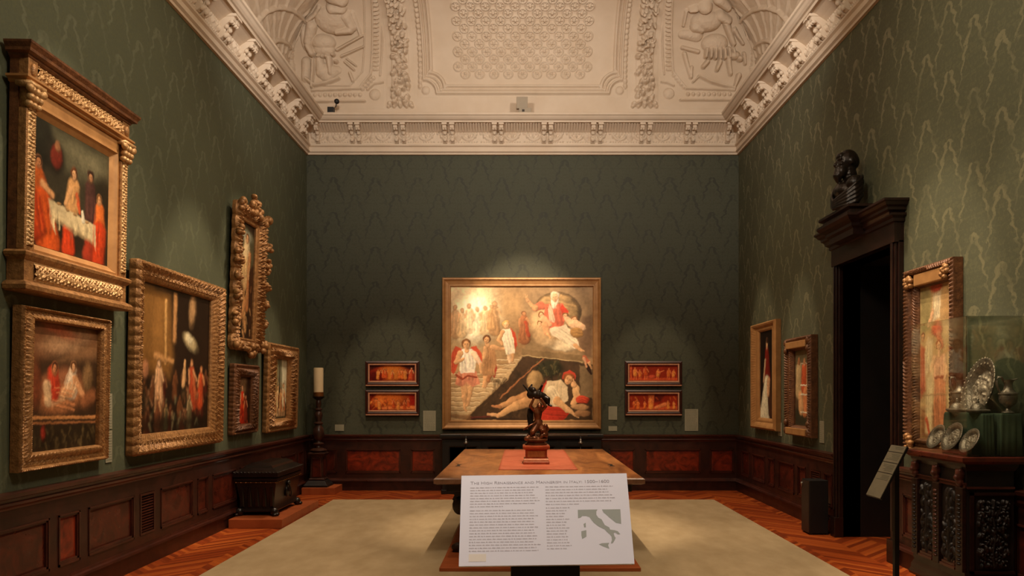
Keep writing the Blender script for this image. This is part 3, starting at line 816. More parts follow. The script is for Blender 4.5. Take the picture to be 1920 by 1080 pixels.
def hang(side, d, outer_px, inner_px, label, group=None, tilt=0, name='framed_painting', cat='painting'):
    """outer/inner pixels: (x left, (y top, y bottom), x right, (y top, y bottom)) on the plane d off the wall"""
    def rect(px):
        xl, (t0, b0), xr, (t1, b1) = px
        al, zt0 = wall_pt(side, xl, t0, d); _, zb0 = wall_pt(side, xl, b0, d); ar, zt1 = wall_pt(side, xr, t1, d); _, zb1 = wall_pt(side, xr, b1, d)
        sg = -1 if side == 'right' else 1
        return [sg * al, (zb0 + zb1) / 2, sg * ar, (zt0 + zt1) / 2]
    o = rect(outer_px); i = rect(inner_px); cx = (o[0] + o[2]) / 2; sg = -1 if side == 'right' else 1
    root = thing(name, label, cat, mtx=wall_mtx(side, sg * cx, o[1], .004) @ Matrix.Rotation(math.radians(tilt), 4, 'X'), group=group)
    sh = lambda r: (r[0] - cx, r[1] - o[1], r[2] - cx, r[3] - o[1])
    return root, sh(o), sh(i)

FLESH, SKIN2, WHITE, RED, ORANGE, DARK = (206, 156, 108), (168, 112, 72), (222, 200, 166), (190, 62, 34), (196, 88, 36), (34, 26, 20)

# ---- end wall: the large picture of a stair and a sleeping man
root, o, i = hang('back', .07, (829, (520.5, 805), 1127, (520.5, 805)), (845, (537, 788), 1112, (537, 788)), 'largest painting on the end wall, sleeping man below a bright stair, plain gold frame')
frame('frame', M['gold_plain'], root, o, i, [(0, 0), (0, .07), (.08, .085), (.2, .088), (.3, .07), (.35, .062), (.75, .05), (.8, .056), (.92, .056), (1, .04), (1, .015)], rows=14, per_m=6)
A = Art(i[2] - i[0], i[3] - i[1], (82, 118, 955, 940), 330, (178, 142, 98), 5)
A.poly([(480, 118), (955, 118), (955, 560), (520, 540), (470, 300)], (164, 132, 94), 160).ell(500, 420, 120, 110, (150, 112, 72), 0, 120, .7)
A.ell(200, 250, 230, 220, (226, 196, 150), 0, 200, .9).ell(235, 310, 130, 150, (250, 228, 184), 0, 120).ell(235, 320, 70, 120, (255, 240, 208), 0, 80)
A.poly([(380, 118), (560, 118), (500, 320), (400, 300)], (186, 146, 98), 80, .7)
A.poly([(82, 760), (240, 700), (420, 600), (510, 545), (540, 545), (420, 690), (330, 770), (230, 870), (150, 940), (82, 940)], (196, 164, 120), 12)
for k in range(12):   # treads
    x = 205 + k * 27; y = 880 - k * 29
    A.cap(82 if k < 9 else 300, y, x, y, 3.5, 3.5, (150, 116, 78), 5, .8).cap(82 if k < 9 else 300, y + 8, x, y + 8, 4, 4, (222, 194, 150), 6, .7)
A.poly([(520, 545), (700, 556), (885, 580), (955, 600), (955, 940), (180, 940), (232, 872), (330, 780), (430, 690)], (74, 54, 36), 10)
A.poly([(520, 500), (890, 540), (905, 590), (700, 560), (520, 545)], (132, 106, 72), 10).poly([(560, 430), (880, 480), (890, 540), (540, 500)], (146, 118, 82), 24, .8)
A.cap(520, 540, 890, 582, 3, 3, (176, 148, 104), 4)
A.poly([(890, 300), (955, 290), (955, 560), (900, 550), (850, 430)], (104, 76, 56), 40, .8)
A.poly([(872, 600), (955, 610), (955, 800), (880, 790)], (126, 102, 72), 10)
A.daub(60, (300, 620, 600, 900), [(60, 44, 30), (92, 68, 44), (52, 40, 26)], (8, 22), 3, .5)
A.ell(690, 620, 80, 50, (52, 48, 30), 0, 24).daub(40, (600, 570, 760, 680), [(70, 66, 40), (40, 36, 22), (92, 78, 48)], (5, 12), 8, .7)
A.ell(598, 695, 48, 60, (160, 126, 82), 18, 12).ell(590, 690, 30, 44, (176, 142, 96), 18, 14, .6)
A.cap(645, 562, 385, 805, 5, 5, (150, 96, 60), 4)
# distant figures in the light
for x, y, h, r in ((108, 232, 190, (176, 128, 84)), (150, 250, 170, (206, 168, 120)), (195, 222, 170, (232, 200, 152)), (245, 240, 170, (246, 222, 180)), (290, 235, 170, (224, 188, 136)), (350, 205, 200, (172, 126, 80)), (330, 230, 150, (196, 150, 100))):
    A.person(x, y, h, (214, 164, 116), r, 0, None, (150, 100, 60), None, .75, 10)
A.person(528, 268, 190, (196, 136, 90), (164, 100, 62), 6, (176, 74, 44), (120, 76, 46), None, .85, 6)
# three larger attendants on the steps
WING, PINK = (190, 78, 50), (206, 132, 100)
# attendant in white with red wings, stepping down
A.poly([(150, 500), (112, 480), (88, 530), (84, 640), (100, 660), (130, 580)], WING, 8).poly([(205, 490), (240, 480), (270, 530), (276, 610), (250, 600), (225, 550)], WING, 8)
A.folds(110, 490, 92, 640, 16, 5, WING, 1).folds(236, 490, 262, 600, 16, 5, WING, 2)
A.cap(160, 690, 166, 800, 25, 18, FLESH).cap(166, 800, 170, 868, 17, 10, FLESH).cap(206, 690, 200, 780, 25, 17, FLESH).cap(200, 780, 188, 838, 16, 10, FLESH).cap(170, 868, 178, 884, 9, 7, FLESH).cap(188, 838, 178, 852, 8, 6, FLESH)
A.poly([(130, 640), (240, 640), (262, 720), (215, 735), (182, 705), (150, 735), (112, 720)], PINK, 6).folds(185, 640, 185, 725, 60, 11, PINK, 3)
A.poly([(150, 500), (212, 500), (236, 560), (226, 650), (142, 650), (128, 560)], (236, 218, 194), 6).folds(180, 505, 184, 645, 44, 9, (222, 200, 170), 4)
A.path([(118, 660), (150, 690), (184, 668), (240, 676)], 7, 6, (150, 70, 46), 4)
A.cap(140, 525, 112, 585, 17, 13, FLESH).cap(112, 585, 160, 562, 12, 10, FLESH).cap(222, 530, 264, 596, 18, 13, (226, 190, 156)).cap(264, 596, 272, 650, 12, 9, FLESH).cap(180, 490, 180, 510, 13, 15, FLESH)
A.face(176, 474, 26, FLESH, (120, 78, 44), -8)
# second attendant in ochre turning away
A.poly([(352, 560), (368, 620), (350, 680), (330, 660), (330, 580)], (156, 58, 40), 8)
A.cap(304, 640, 290, 735, 20, 12, FLESH).cap(326, 640, 310, 700, 18, 11, SKIN2)
A.poly([(290, 480), (348, 478), (364, 570), (350, 660), (280, 670), (282, 570)], (172, 126, 84), 7).folds(318, 485, 316, 660, 36, 9, (166, 120, 78), 5)
A.cap(342, 492, 408, 500, 17, 11, FLESH).cap(292, 500, 284, 560, 14, 11, FLESH).cap(304, 462, 308, 480, 12, 14, FLESH).face(304, 446, 23, FLESH, (100, 62, 34), 14)
# third attendant, pale with a red wing
A.poly([(448, 370), (482, 400), (492, 470), (478, 520), (456, 480)], (196, 74, 46), 8).folds(462, 385, 482, 505, 16, 5, (196, 74, 46), 6)
A.cap(436, 500, 446, 580, 19, 11, (232, 190, 146)).cap(462, 500, 462, 572, 17, 10, FLESH)
A.poly([(398, 380), (448, 376), (470, 440), (474, 530), (420, 535), (396, 440)], (246, 226, 194), 7).folds(424, 385, 446, 530, 34, 8, (232, 206, 168), 7)
A.cap(400, 396, 372, 448, 13, 10, FLESH).cap(372, 448, 396, 470, 9, 8, FLESH).face(422, 352, 19, (226, 178, 130), (206, 156, 92), -6)
# the old man in the cloud
A.ell(745, 262, 142, 112, (108, 84, 54), 12, 10).ell(736, 270, 126, 104, (170, 136, 90), 12, 14).folds(640, 200, 860, 260, 60, 8, (160, 126, 82), 8, .35)
A.ell(690, 340, 120, 86, (204, 168, 122), 0, 40, .8).ell(750, 480, 96, 32, (218, 194, 156), 10, 22, .9).ell(660, 440, 76, 46, (186, 152, 110), 20, 30, .8)
A.cap(642, 235, 602, 248, 26, 20, (204, 112, 80), 6).cap(602, 248, 556, 205, 17, 11, FLESH, 5).cap(556, 205, 545, 185, 9, 7, FLESH, 4).cap(545, 185, 543, 166, 3.5, 2.5, FLESH, 3).cap(549, 186, 556, 172, 3, 2.5, FLESH, 3)
A.poly([(662, 225), (770, 222), (800, 280), (770, 370), (690, 376), (650, 300)], (206, 106, 76), 8).folds(712, 230, 730, 370, 60, 9, (206, 106, 76), 9)
A.poly([(768, 228), (806, 268), (800, 300), (770, 300), (752, 250)], (198, 66, 42), 6).poly([(690, 225), (720, 300), (716, 340), (694, 330), (676, 260)], (226, 192, 158), 8, .8).folds(690, 235, 706, 335, 16, 5, (222, 186, 150), 10)
A.cap(722, 205, 712, 246, 26, 10, (228, 210, 180), 6).folds(722, 195, 712, 250, 18, 5, (216, 196, 164), 11).face(722, 182, 26, (214, 166, 122), (206, 188, 156), -10)
A.poly([(690, 372), (790, 352), (850, 420), (874, 492), (842, 500), (770, 450), (700, 420)], (226, 202, 168), 8).folds(720, 385, 850, 480, 36, 9, (216, 188, 150), 12)
A.cap(846, 478, 884, 512, 13, 9, FLESH, 5).cap(884, 512, 898, 514, 8, 5, FLESH, 4)
for (x, y, r, t) in ((636, 292, 17, -20), (786, 300, 18, 20), (842, 318, 17, 10), (628, 348, 15, 10)): A.face(x, y, r, (218, 166, 122), (128, 84, 48), t)
A.cap(650, 312, 690, 350, 20, 14, (216, 164, 120), 6).cap(660, 350, 676, 412, 20, 14, (206, 152, 108), 6).cap(800, 320, 838, 350, 20, 24, (222, 176, 132), 6).cap(850, 342, 900, 372, 24, 16, (220, 176, 134), 7).ell(855, 402, 42, 32, (160, 118, 68), 10, 8).folds(820, 400, 892, 404, 28, 6, (160, 118, 68), 13).cap(676, 412, 690, 436, 9, 6, FLESH, 4)
A.cap(904, 552, 934, 588, 13, 10, (176, 96, 66), 5).cap(934, 588, 946, 622, 9, 5, FLESH, 4).cap(922, 604, 944, 656, 12, 6, (58, 36, 26), 6).cap(900, 560, 920, 610, 9, 6, (206, 150, 110), 5)
# the sleeper leaning on his arm
A.poly([(590, 860), (690, 846), (800, 872), (812, 905), (770, 940), (600, 940)], (176, 52, 34), 8).folds(600, 890, 800, 905, 36, 9, (176, 52, 34), 14)
A.poly([(672, 690), (640, 740), (628, 800), (652, 830), (690, 760)], (172, 52, 36), 7).folds(665, 700, 645, 815, 16, 5, (172, 52, 36), 15)
A.poly([(552, 762), (620, 800), (640, 860), (590, 880), (548, 830)], (150, 108, 70), 10).folds(570, 780, 620, 870, 30, 7, (150, 108, 70), 16)
A.cap(568, 785, 470, 818, 32, 24, (172, 122, 78), 6).cap(470, 818, 384, 860, 23, 13, (184, 134, 88), 5).cap(384, 860, 336, 856, 11, 7, SKIN2, 4)
A.cap(585, 812, 480, 852, 36, 27, (192, 142, 94), 6).cap(480, 852, 374, 914, 26, 14, (200, 152, 102), 5).cap(374, 914, 308, 902, 13, 8, FLESH, 4)
A.poly([(676, 700), (758, 690), (800, 740), (800, 820), (752, 858), (660, 850), (640, 800)], (212, 184, 144), 8).folds(720, 700, 705, 850, 60, 11, (206, 176, 134), 17)
A.cap(705, 760, 735, 818, 30, 28, (226, 200, 160), 6).folds(700, 745, 735, 820, 24, 6, (214, 184, 142), 18).cap(735, 818, 800, 876, 24, 18, (214, 164, 112), 5).cap(800, 876, 846, 908, 16, 10, FLESH, 4)
for k in range(3): A.cap(842 + k * 6, 902 + k * 4, 860 + k * 4, 918 + k * 3, 4, 2.5, FLESH, 2)
A.cap(852, 742, 858, 800, 20, 23, (214, 166, 114), 5).cap(858, 800, 836, 836, 22, 17, (206, 154, 104), 5)
A.poly([(768, 690), (776, 648), (812, 630), (846, 652), (850, 690), (832, 668), (800, 668)], (188, 66, 46), 5).face(806, 690, 30, (210, 156, 106), (134, 74, 40), 28).ell(838, 722, 20, 22, FLESH, 30, 5).cap(848, 706, 836, 690, 6, 4, FLESH, 3)
A.ell(892, 812, 44, 24, (190, 68, 44), 0, 6).folds(856, 812, 930, 812, 20, 5, (190, 68, 44), 19).ell(878, 860, 56, 21, (176, 132, 90), 0, 6).ell(894, 900, 50, 21, (158, 114, 76), 0, 6)
A.cap(82, 912, 200, 925, 10, 14, (130, 92, 60), 14, .8).cap(220, 928, 560, 939, 9, 7, (56, 40, 28), 10).cap(210, 925, 320, 915, 6, 8, (96, 44, 36), 8, .8)
canvas('painted_canvas', A, i[0], i[1], i[2], i[3], .024, root, M['paint'])

# ---- four small red panels
def small_panel(x0, y0, x1, y1, label, paint):
    root, o, i = hang('back', .05, (x0, (y0, y1), x1, (y0, y1)), (x0 + 8, (y0 + 7.5, y1 - 10), x1 - 8, (y0 + 7.5, y1 - 10)), label, 'small red panels flanking the large painting')
    frame('frame', M['brown_frame'], root, o, i, [(0, 0), (0, .05), (.4, .06), (.6, .05), (1, .045), (1, .01)], rows=8, per_m=5)
    e = .022
    q = (i[0] - e, i[1] - e, i[2] + e, i[3] + e)
    frame('gilt_fillet', M['pink_fillet'], root, q, i, [(0, .04), (0, .055), (1, .052), (1, .02)], rows=5, per_m=4)
    MB().box(o[0] + .01, o[2] - .01, .004, .02, .052, .068).build('ledge', M['pink_fillet'], root)
    A = Art(i[2] - i[0], i[3] - i[1], (0, 0, 100, 40), 150, (150, 42, 20), int(x0)); paint(A)
    canvas('painted_panel', A, i[0], i[1], i[2], i[3], .022, root, M['paint'])
hot = [(226, 112, 44), (236, 140, 62), (206, 84, 36), (120, 26, 14)]
def pA(A):
    A.ell(52, 20, 30, 22, (214, 112, 40), 0, 18).poly([(0, 0), (30, 0), (0, 14)], (70, 22, 14), 8).poly([(66, 0), (100, 0), (100, 20)], (66, 24, 16), 8)
    A.ell(8, 28, 12, 12, (96, 16, 12), 0, 8).poly([(15, 26), (40, 24), (36, 36), (14, 38)], (110, 20, 14), 6).poly([(62, 26), (86, 22), (84, 36), (64, 36)], (104, 18, 14), 6)
    for x in (18, 24, 30, 36, 66, 72, 78): A.person(x, 8 + (x % 5), 24, (230, 150, 90), random.Random(x).choice(hot), 0, None, (90, 30, 14))
    A.poly([(40, 6), (62, 6), (60, 34), (42, 34)], (226, 132, 52), 10, .8).person(50, 14, 20, (236, 176, 110), (200, 90, 40)).person(92, 6, 32, (232, 160, 112), (196, 76, 40), -2)
def pB(A):
    A.ell(40, 14, 40, 18, (222, 112, 44), 0, 18).poly([(0, 0), (14, 0), (6, 18), (0, 18)], (120, 24, 12), 8).cap(30, 36, 100, 34, 4, 5, (222, 120, 62), 6)
    A.daub(30, (0, 10, 40, 34), hot, (2, 4), 5, .6)
    for x in (14, 20, 52, 62, 76, 84): A.person(x, 10 + (x % 7), 22, (226, 140, 84), random.Random(x).choice(hot), 1, None, (120, 34, 14))
    A.poly([(88, 0), (100, 0), (100, 30), (88, 26)], (160, 30, 16), 6)
def pC(A):
    A.cap(0, 37, 100, 37, 4, 4, (198, 78, 40), 6).cap(4, 2, 4, 38, 2, 2, (222, 96, 50), 2)
    A.poly([(14, 4), (30, 2), (30, 36), (12, 36)], (170, 56, 28), 8, .7)
    for x, h in ((12, 32), (22, 26), (34, 36), (60, 28), (82, 30), (92, 26)): A.person(x, 37 - h, h, (232, 128, 74), random.Random(x).choice(hot[:3]), 1 if x < 50 else -1, None, (150, 50, 24), (222, 110, 62))
    A.cap(60, 20, 72, 14, 1.6, 1, (226, 120, 68), 2).ell(47, 30, 8, 5, (190, 76, 46), 0, 5)
def pD(A):
    A.poly([(50, 2), (74, 2), (66, 18), (52, 20)], (92, 24, 18), 8).cap(0, 38, 100, 36, 4, 5, (196, 82, 44), 6)
    A.poly([(40, 2), (52, 2), (50, 36), (40, 36)], (204, 100, 48), 4)
    for x, h in ((10, 18), (18, 20), (32, 18), (44, 30), (80, 20), (92, 18)): A.person(x, 36 - h, h, (230, 132, 78), random.Random(x).choice(hot[:3]), 1, None, (140, 50, 24))
    A.cap(56, 34, 74, 26, 4, 5, (226, 128, 74), 4).daub(24, (4, 8, 96, 32), hot, (2, 4), 9, .45)
small_panel(685, 677, 786, 724, 'small red painted panel left of the large painting, upper of two', pA)
small_panel(685, 731, 786, 779, 'small red painted panel left of the large painting, lower of two', pB)
small_panel(1172, 677, 1279, 724, 'small red painted panel right of the large painting, upper of two', pC)
small_panel(1172, 731, 1279, 779, 'small red painted panel right of the large painting, lower of two', pD)

# ---- left wall, picture in an architectural frame
zb, zt, yc = 2.30, 3.97, 5.765
root = thing('framed_painting', 'supper scene with a white tablecloth in a gilded architectural frame, upper left', 'painting', mtx=wall_mtx('left', yc, zb, .004) @ Matrix.Rotation(math.radians(1.0), 4, 'X'))
W = .655
def pcs(fn, name, mat, **k):
    mb = MB(); fn(mb); return mb.build(name, mat, root, **k)
def carved(name, x0, x1, y0, y1, z, per, amp, mat, vertical=False):
    nx = max(16, int((x1 - x0) * 260)); ny = max(16, int((y1 - y0) * 260)); X, Y = np.meshgrid(np.linspace(x0, x1, nx), np.linspace(y0, y1, ny))
    s = ((X - x0) / (x1 - x0)) if vertical else ((Y - y0) / (y1 - y0)); c = (Y - y0) if vertical else (X - (x0 + x1) / 2)
    Hh = orn_scroll(per, amp, .04, .96, 1)(c, s) + orn_bead(per * .5, amp * .6, .5, .3)(c, s)
    P = np.stack([X, Y, z + Hh], -1); return MB().grid(P).build(name, mat, root, smooth=True)
pcs(lambda m: (m.box(-W, W, .27, 1.60, 0, .06),), 'back_board', M['gold_brown'])
# predella with ledges
def predella(m):
    m.loft([[(-W - p, y, 0), (W + p, y, 0), (W + p, y, .12 + p), (-W - p, y, .12 + p)] for p, y in ((.01, 0), (.04, .012), (.045, .04), (.03, .06), (.012, .068), (.0, .075), (.0, .215), (.012, .225), (.03, .245), (.035, .265), (.02, .28), (0, .285))])
smooth_by_angle(pcs(predella, 'predella', M['gold']), 25)
carved('carved_predella_panel', -W + .10, W - .10, .082, .21, .121, .07, .024, M['gold_bright'])
for sx in (-1, 1):
    pcs(lambda m: (m.box(sx * W, sx * (W - .105), .285, 1.26, .06, .12),), 'pilaster', M['gold'], bevel=.006)
    xs = sorted((sx * (W - .015), sx * (W - .09)))
    carved('carved_pilaster_strip', xs[0], xs[1], .32, 1.24, .121, .05, .016, M['gold_bright'], True)
    def capital(m):
        c = sx * (W - .05)
        m.box(c - .085, c + .085, 1.40, 1.43, .06, .17); m.box(c - .04, c + .04, 1.25, 1.41, .06, .13)
        for a in (-.045, 0, .045):
            for b, r in ((1.285, .026), (1.33, .03), (1.375, .03)): m.ell((c + a * (1 + (b - 1.28)), b, .13 + (b - 1.28) * .25), (.024, r, .028))
        for a in (-.07, .07): m.ell((c + a, 1.385, .155), (.03, .03, .025))
    pcs(capital, 'capital', M['gold_bright'], smooth=True)
    def rosette(m):
        m.box(sx * W, sx * (W - .10), 1.455, 1.60, .06, .125); m.lathe([(.04, 0), (.04, .012), (.02, .03), (.001, .032)], (0, 0, 0), 12)
    pcs(lambda m: (m.box(sx * W, sx * (W - .10), 1.47, 1.60, .06, .128), m.ell((sx * (W - .05), 1.53, .128), (.03, .05, .022))), 'frieze_block', M['gold'], bevel=.004)
pcs(lambda m: m.loft([[(-W - p, y, 0), (W + p, y, 0), (W + p, y, .11 + p), (-W - p, y, .11 + p)] for p, y in ((0, 1.425), (.015, 1.43), (.02, 1.445), (.045, 1.455), (.045, 1.47), (0, 1.475))]), 'architrave', M['gold_plain'])
pcs(lambda m: m.box(-W + .1, W - .1, 1.475, 1.60, 0, .105), 'frieze_ground', M['gold_brown'])
carved('carved_frieze', -W + .10, W - .10, 1.478, 1.598, .107, .075, .026, M['gold_bright'])
pcs(lambda m: m.loft([[(-W - p, y, 0), (W + p, y, 0), (W + p, y, .12 + p), (-W - p, y, .12 + p)] for p, y in ((0, 1.595), (.015, 1.605), (.02, 1.62), (.05, 1.628), (.052, 1.648), (.06, 1.66), (.07, 1.675), (.072, 1.69), (.02, 1.70))]), 'frame_cornice', M['gold_brown'])
ii = (-.545, .355, .475, 1.26)
ii = (-.525, .355, .465, 1.265)
frame('inner_moulding', M['gold_plain'], root, (-W + .105, .285, W - .105, 1.335), ii, [(0, .05), (0, .10), (.3, .105), (.5, .085), (.8, .07), (1, .06), (1, .04)], rows=12, per_m=6)
MB().box(-W + .1, W - .1, 1.33, 1.43, .05, .10).build('upper_rail', M['gold_plain'], root)
A = Art(ii[2] - ii[0], ii[3] - ii[1], (0, 0, 100, 92), 200, (58, 52, 38), 21)
A.poly([(0, 0), (100, 0), (100, 26), (60, 30), (20, 26), (0, 20)], (92, 88, 66), 14).ell(70, 16, 26, 9, (116, 110, 84), 8, 10, .7).ell(10, 14, 16, 20, (34, 34, 24), 0, 10).ell(28, 22, 12, 12, (40, 36, 26), 0, 8).ell(92, 40, 14, 20, (36, 32, 22), 0, 10)
A.poly([(0, 66), (100, 66), (100, 92), (0, 92)], (42, 32, 22), 8)
A.ell(30, 22, 7, 9, (120, 42, 28), 0, 4).ell(31, 14, 3.4, 4, (150, 100, 66), 0, 3)
A.cap(8, 42, 14, 58, 8, 10, (190, 92, 40), 4).cap(14, 60, 22, 88, 11, 14, (204, 84, 32), 5).cap(4, 62, 8, 78, 9, 11, (176, 58, 24), 5).ell(9, 32, 4, 5, (180, 118, 76), 0, 3).cap(14, 46, 26, 52, 3, 2.4, (206, 150, 100), 3)
A.cap(52, 38, 50, 54, 7, 9, (204, 152, 96), 4).cap(46, 70, 46, 88, 6, 8, (196, 62, 28), 4).ell(52, 28, 4.2, 5.4, (96, 56, 32), 0, 3).ell(52, 29.5, 2.8, 3.8, (206, 156, 108), 0, 2).cap(48, 42, 42, 54, 2.6, 2, (212, 160, 108), 2).cap(56, 44, 60, 56, 2.4, 2, (196, 90, 50), 2)
A.cap(74, 34, 76, 60, 7, 9, (74, 46, 40), 4).ell(74, 25, 4, 5, (110, 78, 54), 0, 3).ell(74, 22, 4.4, 3, (60, 40, 30), 0, 2)
A.cap(88, 48, 88, 66, 6, 8, (206, 106, 46), 4).cap(88, 66, 84, 88, 9, 11, (184, 58, 26), 5).ell(87, 40, 3.6, 4.6, (196, 140, 92), 0, 3)
A.cap(74, 74, 72, 88, 5, 7, (150, 50, 30), 5)
A.poly([(21, 55), (82, 62), (83, 82), (80, 76), (28, 68), (30, 80), (24, 72)], (214, 192, 148), 2.4).poly([(24, 66), (80, 74), (80, 78), (26, 70)], (176, 152, 112), 3, .6).cap(64, 55, 65, 62, 1.6, 2.4, (206, 196, 170), 1.5)
A.folds(10, 46, 20, 88, 9, 7, (200, 84, 34), 1).folds(87, 50, 85, 88, 8, 7, (190, 64, 28), 2).folds(52, 40, 49, 54, 6, 5, (200, 146, 90), 3).folds(46, 70, 46, 88, 6, 5, (190, 60, 28), 4).folds(75, 38, 76, 58, 7, 5, (84, 52, 44), 5).folds(30, 60, 30, 78, 7, 4, (206, 184, 140), 6, .4).folds(60, 64, 62, 76, 14, 6, (206, 184, 140), 7, .3)
A.face(52, 28.5, 3.6, (208, 158, 112), (96, 56, 32), -6).face(74, 24.5, 3.3, (176, 126, 88), (58, 40, 30)).face(9, 31.5, 3.4, (186, 124, 80), (60, 38, 26), 14).face(87, 39.5, 3.2, (200, 146, 98), (110, 70, 40), -12)
for x, y in ((34, 56), (44, 58), (54, 60), (70, 62)): A.ell(x, y, 2.6, 1.2, (160, 124, 80), 0, 1)
canvas('painted_canvas', A, *ii[:2], ii[2], ii[3], .063, root, M['paint'], .8)

# ---- left wall, lower left picture
root, o, i = hang('left', .08, (38, (573, 885), 203, (598, 862)), (62, (600, 848), 190, (618, 835)), 'gilt framed painting of pale figures hanging directly below the supper scene', tilt=1.2)
frame('frame', M['gold'], root, o, i, [(0, 0), (0, .06), (.06, .075), (.14, .075), (.22, .055), (.5, .05), (.75, .075), (.9, .07), (1, .05), (1, .01)],
      [orn_bead(.022, .012, .10, .06), orn_scroll(.05, .012, .25, .72), orn_bead(.018, .008, .88, .07)])
A = Art(i[2] - i[0], i[3] - i[1], (0, 0, 100, 100), 200, (58, 40, 26), 31)
A.poly([(0, 0), (100, 0), (100, 18), (40, 24), (0, 30)], (110, 70, 44), 12).ell(55, 15, 34, 9, (152, 116, 84), -8, 12).ell(45, 6, 24, 5, (160, 76, 48), 10, 8, .7).poly([(60, 20), (100, 12), (100, 26), (40, 30)], (136, 98, 66), 10, .6)
A.poly([(0, 20), (12, 28), (8, 62), (0, 70)], (96, 58, 34), 8).poly([(0, 78), (100, 74), (100, 100), (0, 100)], (42, 32, 20), 10)
A.ell(46, 52, 32, 16, (140, 88, 58), -8, 12).ell(50, 60, 30, 12, (176, 112, 70), -10, 12, .8)
A.cap(62, 38, 60, 52, 5, 9, (216, 190, 160), 4).cap(60, 52, 34, 62, 7, 3.5, (206, 156, 112), 4).ell(63, 34, 4, 5, (190, 140, 98), 0, 3).cap(66, 44, 78, 56, 4, 3, (196, 140, 96), 3)
A.cap(34, 40, 36, 54, 7, 8, (172, 56, 34), 5).ell(36, 36, 5, 6, (150, 90, 54), 0, 3).cap(26, 50, 28, 62, 5, 4, (196, 160, 120), 4).ell(86, 42, 8, 12, (120, 90, 58), 0, 6).ell(12, 50, 6, 16, (108, 56, 34), 0, 6)
A.cap(82, 62, 94, 58, 6, 6, (150, 92, 58), 8, .7).cap(0, 74, 100, 76, 1.4, 1.4, (176, 120, 72), 2).cap(0, 78, 100, 80, 1, 1, (150, 96, 58), 2, .8)
A.face(63, 33.5, 3.6, (196, 146, 104), (90, 56, 34), -10).face(36, 35, 3.6, (170, 110, 72), (70, 40, 26), 12).folds(62, 40, 56, 54, 8, 7, (212, 186, 154), 1).folds(34, 40, 36, 54, 7, 6, (168, 56, 34), 2).folds(30, 58, 70, 64, 9, 8, (172, 112, 72), 3, .45)
A.daub(60, (4, 82, 96, 98), [(70, 56, 34), (98, 80, 50), (34, 26, 18)], (1.5, 3.5), 4, .5).ell(22, 86, 3, 5, (130, 40, 28), 0, 4)
canvas('painted_canvas', A, *i[:2], i[2], i[3], .022, root, M['paint_dull'])

# ---- left wall, large crowded scene
root, o, i = hang('left', .10, (255, (487, 852), 418, (540, 829)), (272, (527, 813), 400, (562, 802)), 'large dark crowded scene in a broad carved gold frame on the left wall', tilt=1.2)
frame('frame', M['gold'], root, o, i, [(0, 0), (0, .07), (.08, .10), (.2, .10), (.45, .07), (.7, .075), (.85, .06), (.95, .055), (1, .04), (1, .01)],
      [orn_scroll(.085, .022, .05, .75, 2), orn_leaf(.05, .012, .72, .95)], lambda c: .012 * np.abs(np.sin(PI * c / .085)) ** .7)
A = Art(i[2] - i[0], i[3] - i[1], (0, 0, 100, 84), 240, (36, 24, 16), 41)
A.poly([(0, 2), (38, 4), (44, 40), (40, 52), (0, 48)], (132, 92, 46), 10).poly([(4, 6), (30, 6), (30, 36), (4, 36)], (158, 112, 58), 12, .7).cap(33, 8, 34, 44, 1.4, 1.4, (196, 150, 90), 2).cap(46, 4, 46, 30, 2.5, 2, (176, 128, 80), 3).cap(20, 40, 44, 43, 2, 1.5, (176, 130, 80), 3)
A.ell(72, 10, 5, 9, (180, 140, 96), 10, 5).ell(70, 30, 10, 4, (206, 186, 140), 20, 5).ell(68, 28, 5, 2.5, (232, 220, 180), 20, 4)
g = random.Random(6)
for k in range(26):
    x = g.uniform(4, 96); y = g.uniform(44, 72); A.person(x, y, g.uniform(13, 22), g.choice([(160, 106, 70), (140, 88, 54), (186, 136, 96)]), g.choice([(66, 40, 26), (96, 48, 30), (52, 44, 28), (120, 70, 40), (84, 30, 22)]), g.uniform(-2, 2), None, (40, 26, 18), None, .6, 4)
A.person(25, 42, 26, (214, 170, 126), (196, 150, 110), 1).person(72, 40, 30, (206, 146, 100), (172, 70, 40), 4, (190, 100, 60)).person(88, 44, 26, (210, 140, 90), (190, 76, 40), -1).cap(62, 42, 60, 56, 1.4, 2.4, (206, 160, 110), 2)
A.ell(8, 48, 4, 5, (176, 120, 84), 0, 3).person(24, 62, 20, (190, 140, 96), (110, 64, 40)).person(36, 68, 14, (150, 120, 80), (90, 84, 56)).person(70, 62, 20, (176, 150, 110), (110, 96, 66)).poly([(0, 74), (100, 76), (100, 84), (0, 84)], (24, 18, 12), 8, .8)
A.daub(50, (0, 60, 100, 82), [(96, 70, 44), (60, 62, 44), (30, 22, 16), (120, 110, 80)], (.8, 2.2), 7, .5)
canvas('painted_canvas', A, *i[:2], i[2], i[3], .022, root, M['paint_dull'])

# ---- left wall, tall picture in a pierced leafy frame
root, o, i = hang('left', .09, (440, (380, 648), 494, (408, 660)), (450, (412, 630), 479, (426, 637)), 'tall narrow painting in a richly carved leafy gold frame on the left wall', tilt=2)
frame('frame', M['gold'], root, o, i, [(0, 0), (0, .05), (.1, .08), (.35, .09), (.6, .06), (.75, .05), (.82, .06), (.93, .055), (1, .04), (1, .01)],
      [orn_scroll(.08, .04, .02, .72, 1)], lambda c: .03 * np.abs(np.sin(PI * c / .16)) ** .6)
def leaves(name, pts, seed):
    g = random.Random(seed)
    for x, y, r in pts:
        mb = MB(); mb.ell((x, y, .085), (r * .8, r * .8, .03), None, 10, 6)
        for k in range(6): mb.ell((x + g.uniform(-r, r) * .9, y + g.uniform(-r, r) * .9, .085 + g.uniform(0, .04)), (r * g.uniform(.4, .7), r * g.uniform(.4, .7), .04), None, 10, 6)
        mb.build(name, M['gold'], root, smooth=True)
cxm = (o[0] + o[2]) / 2
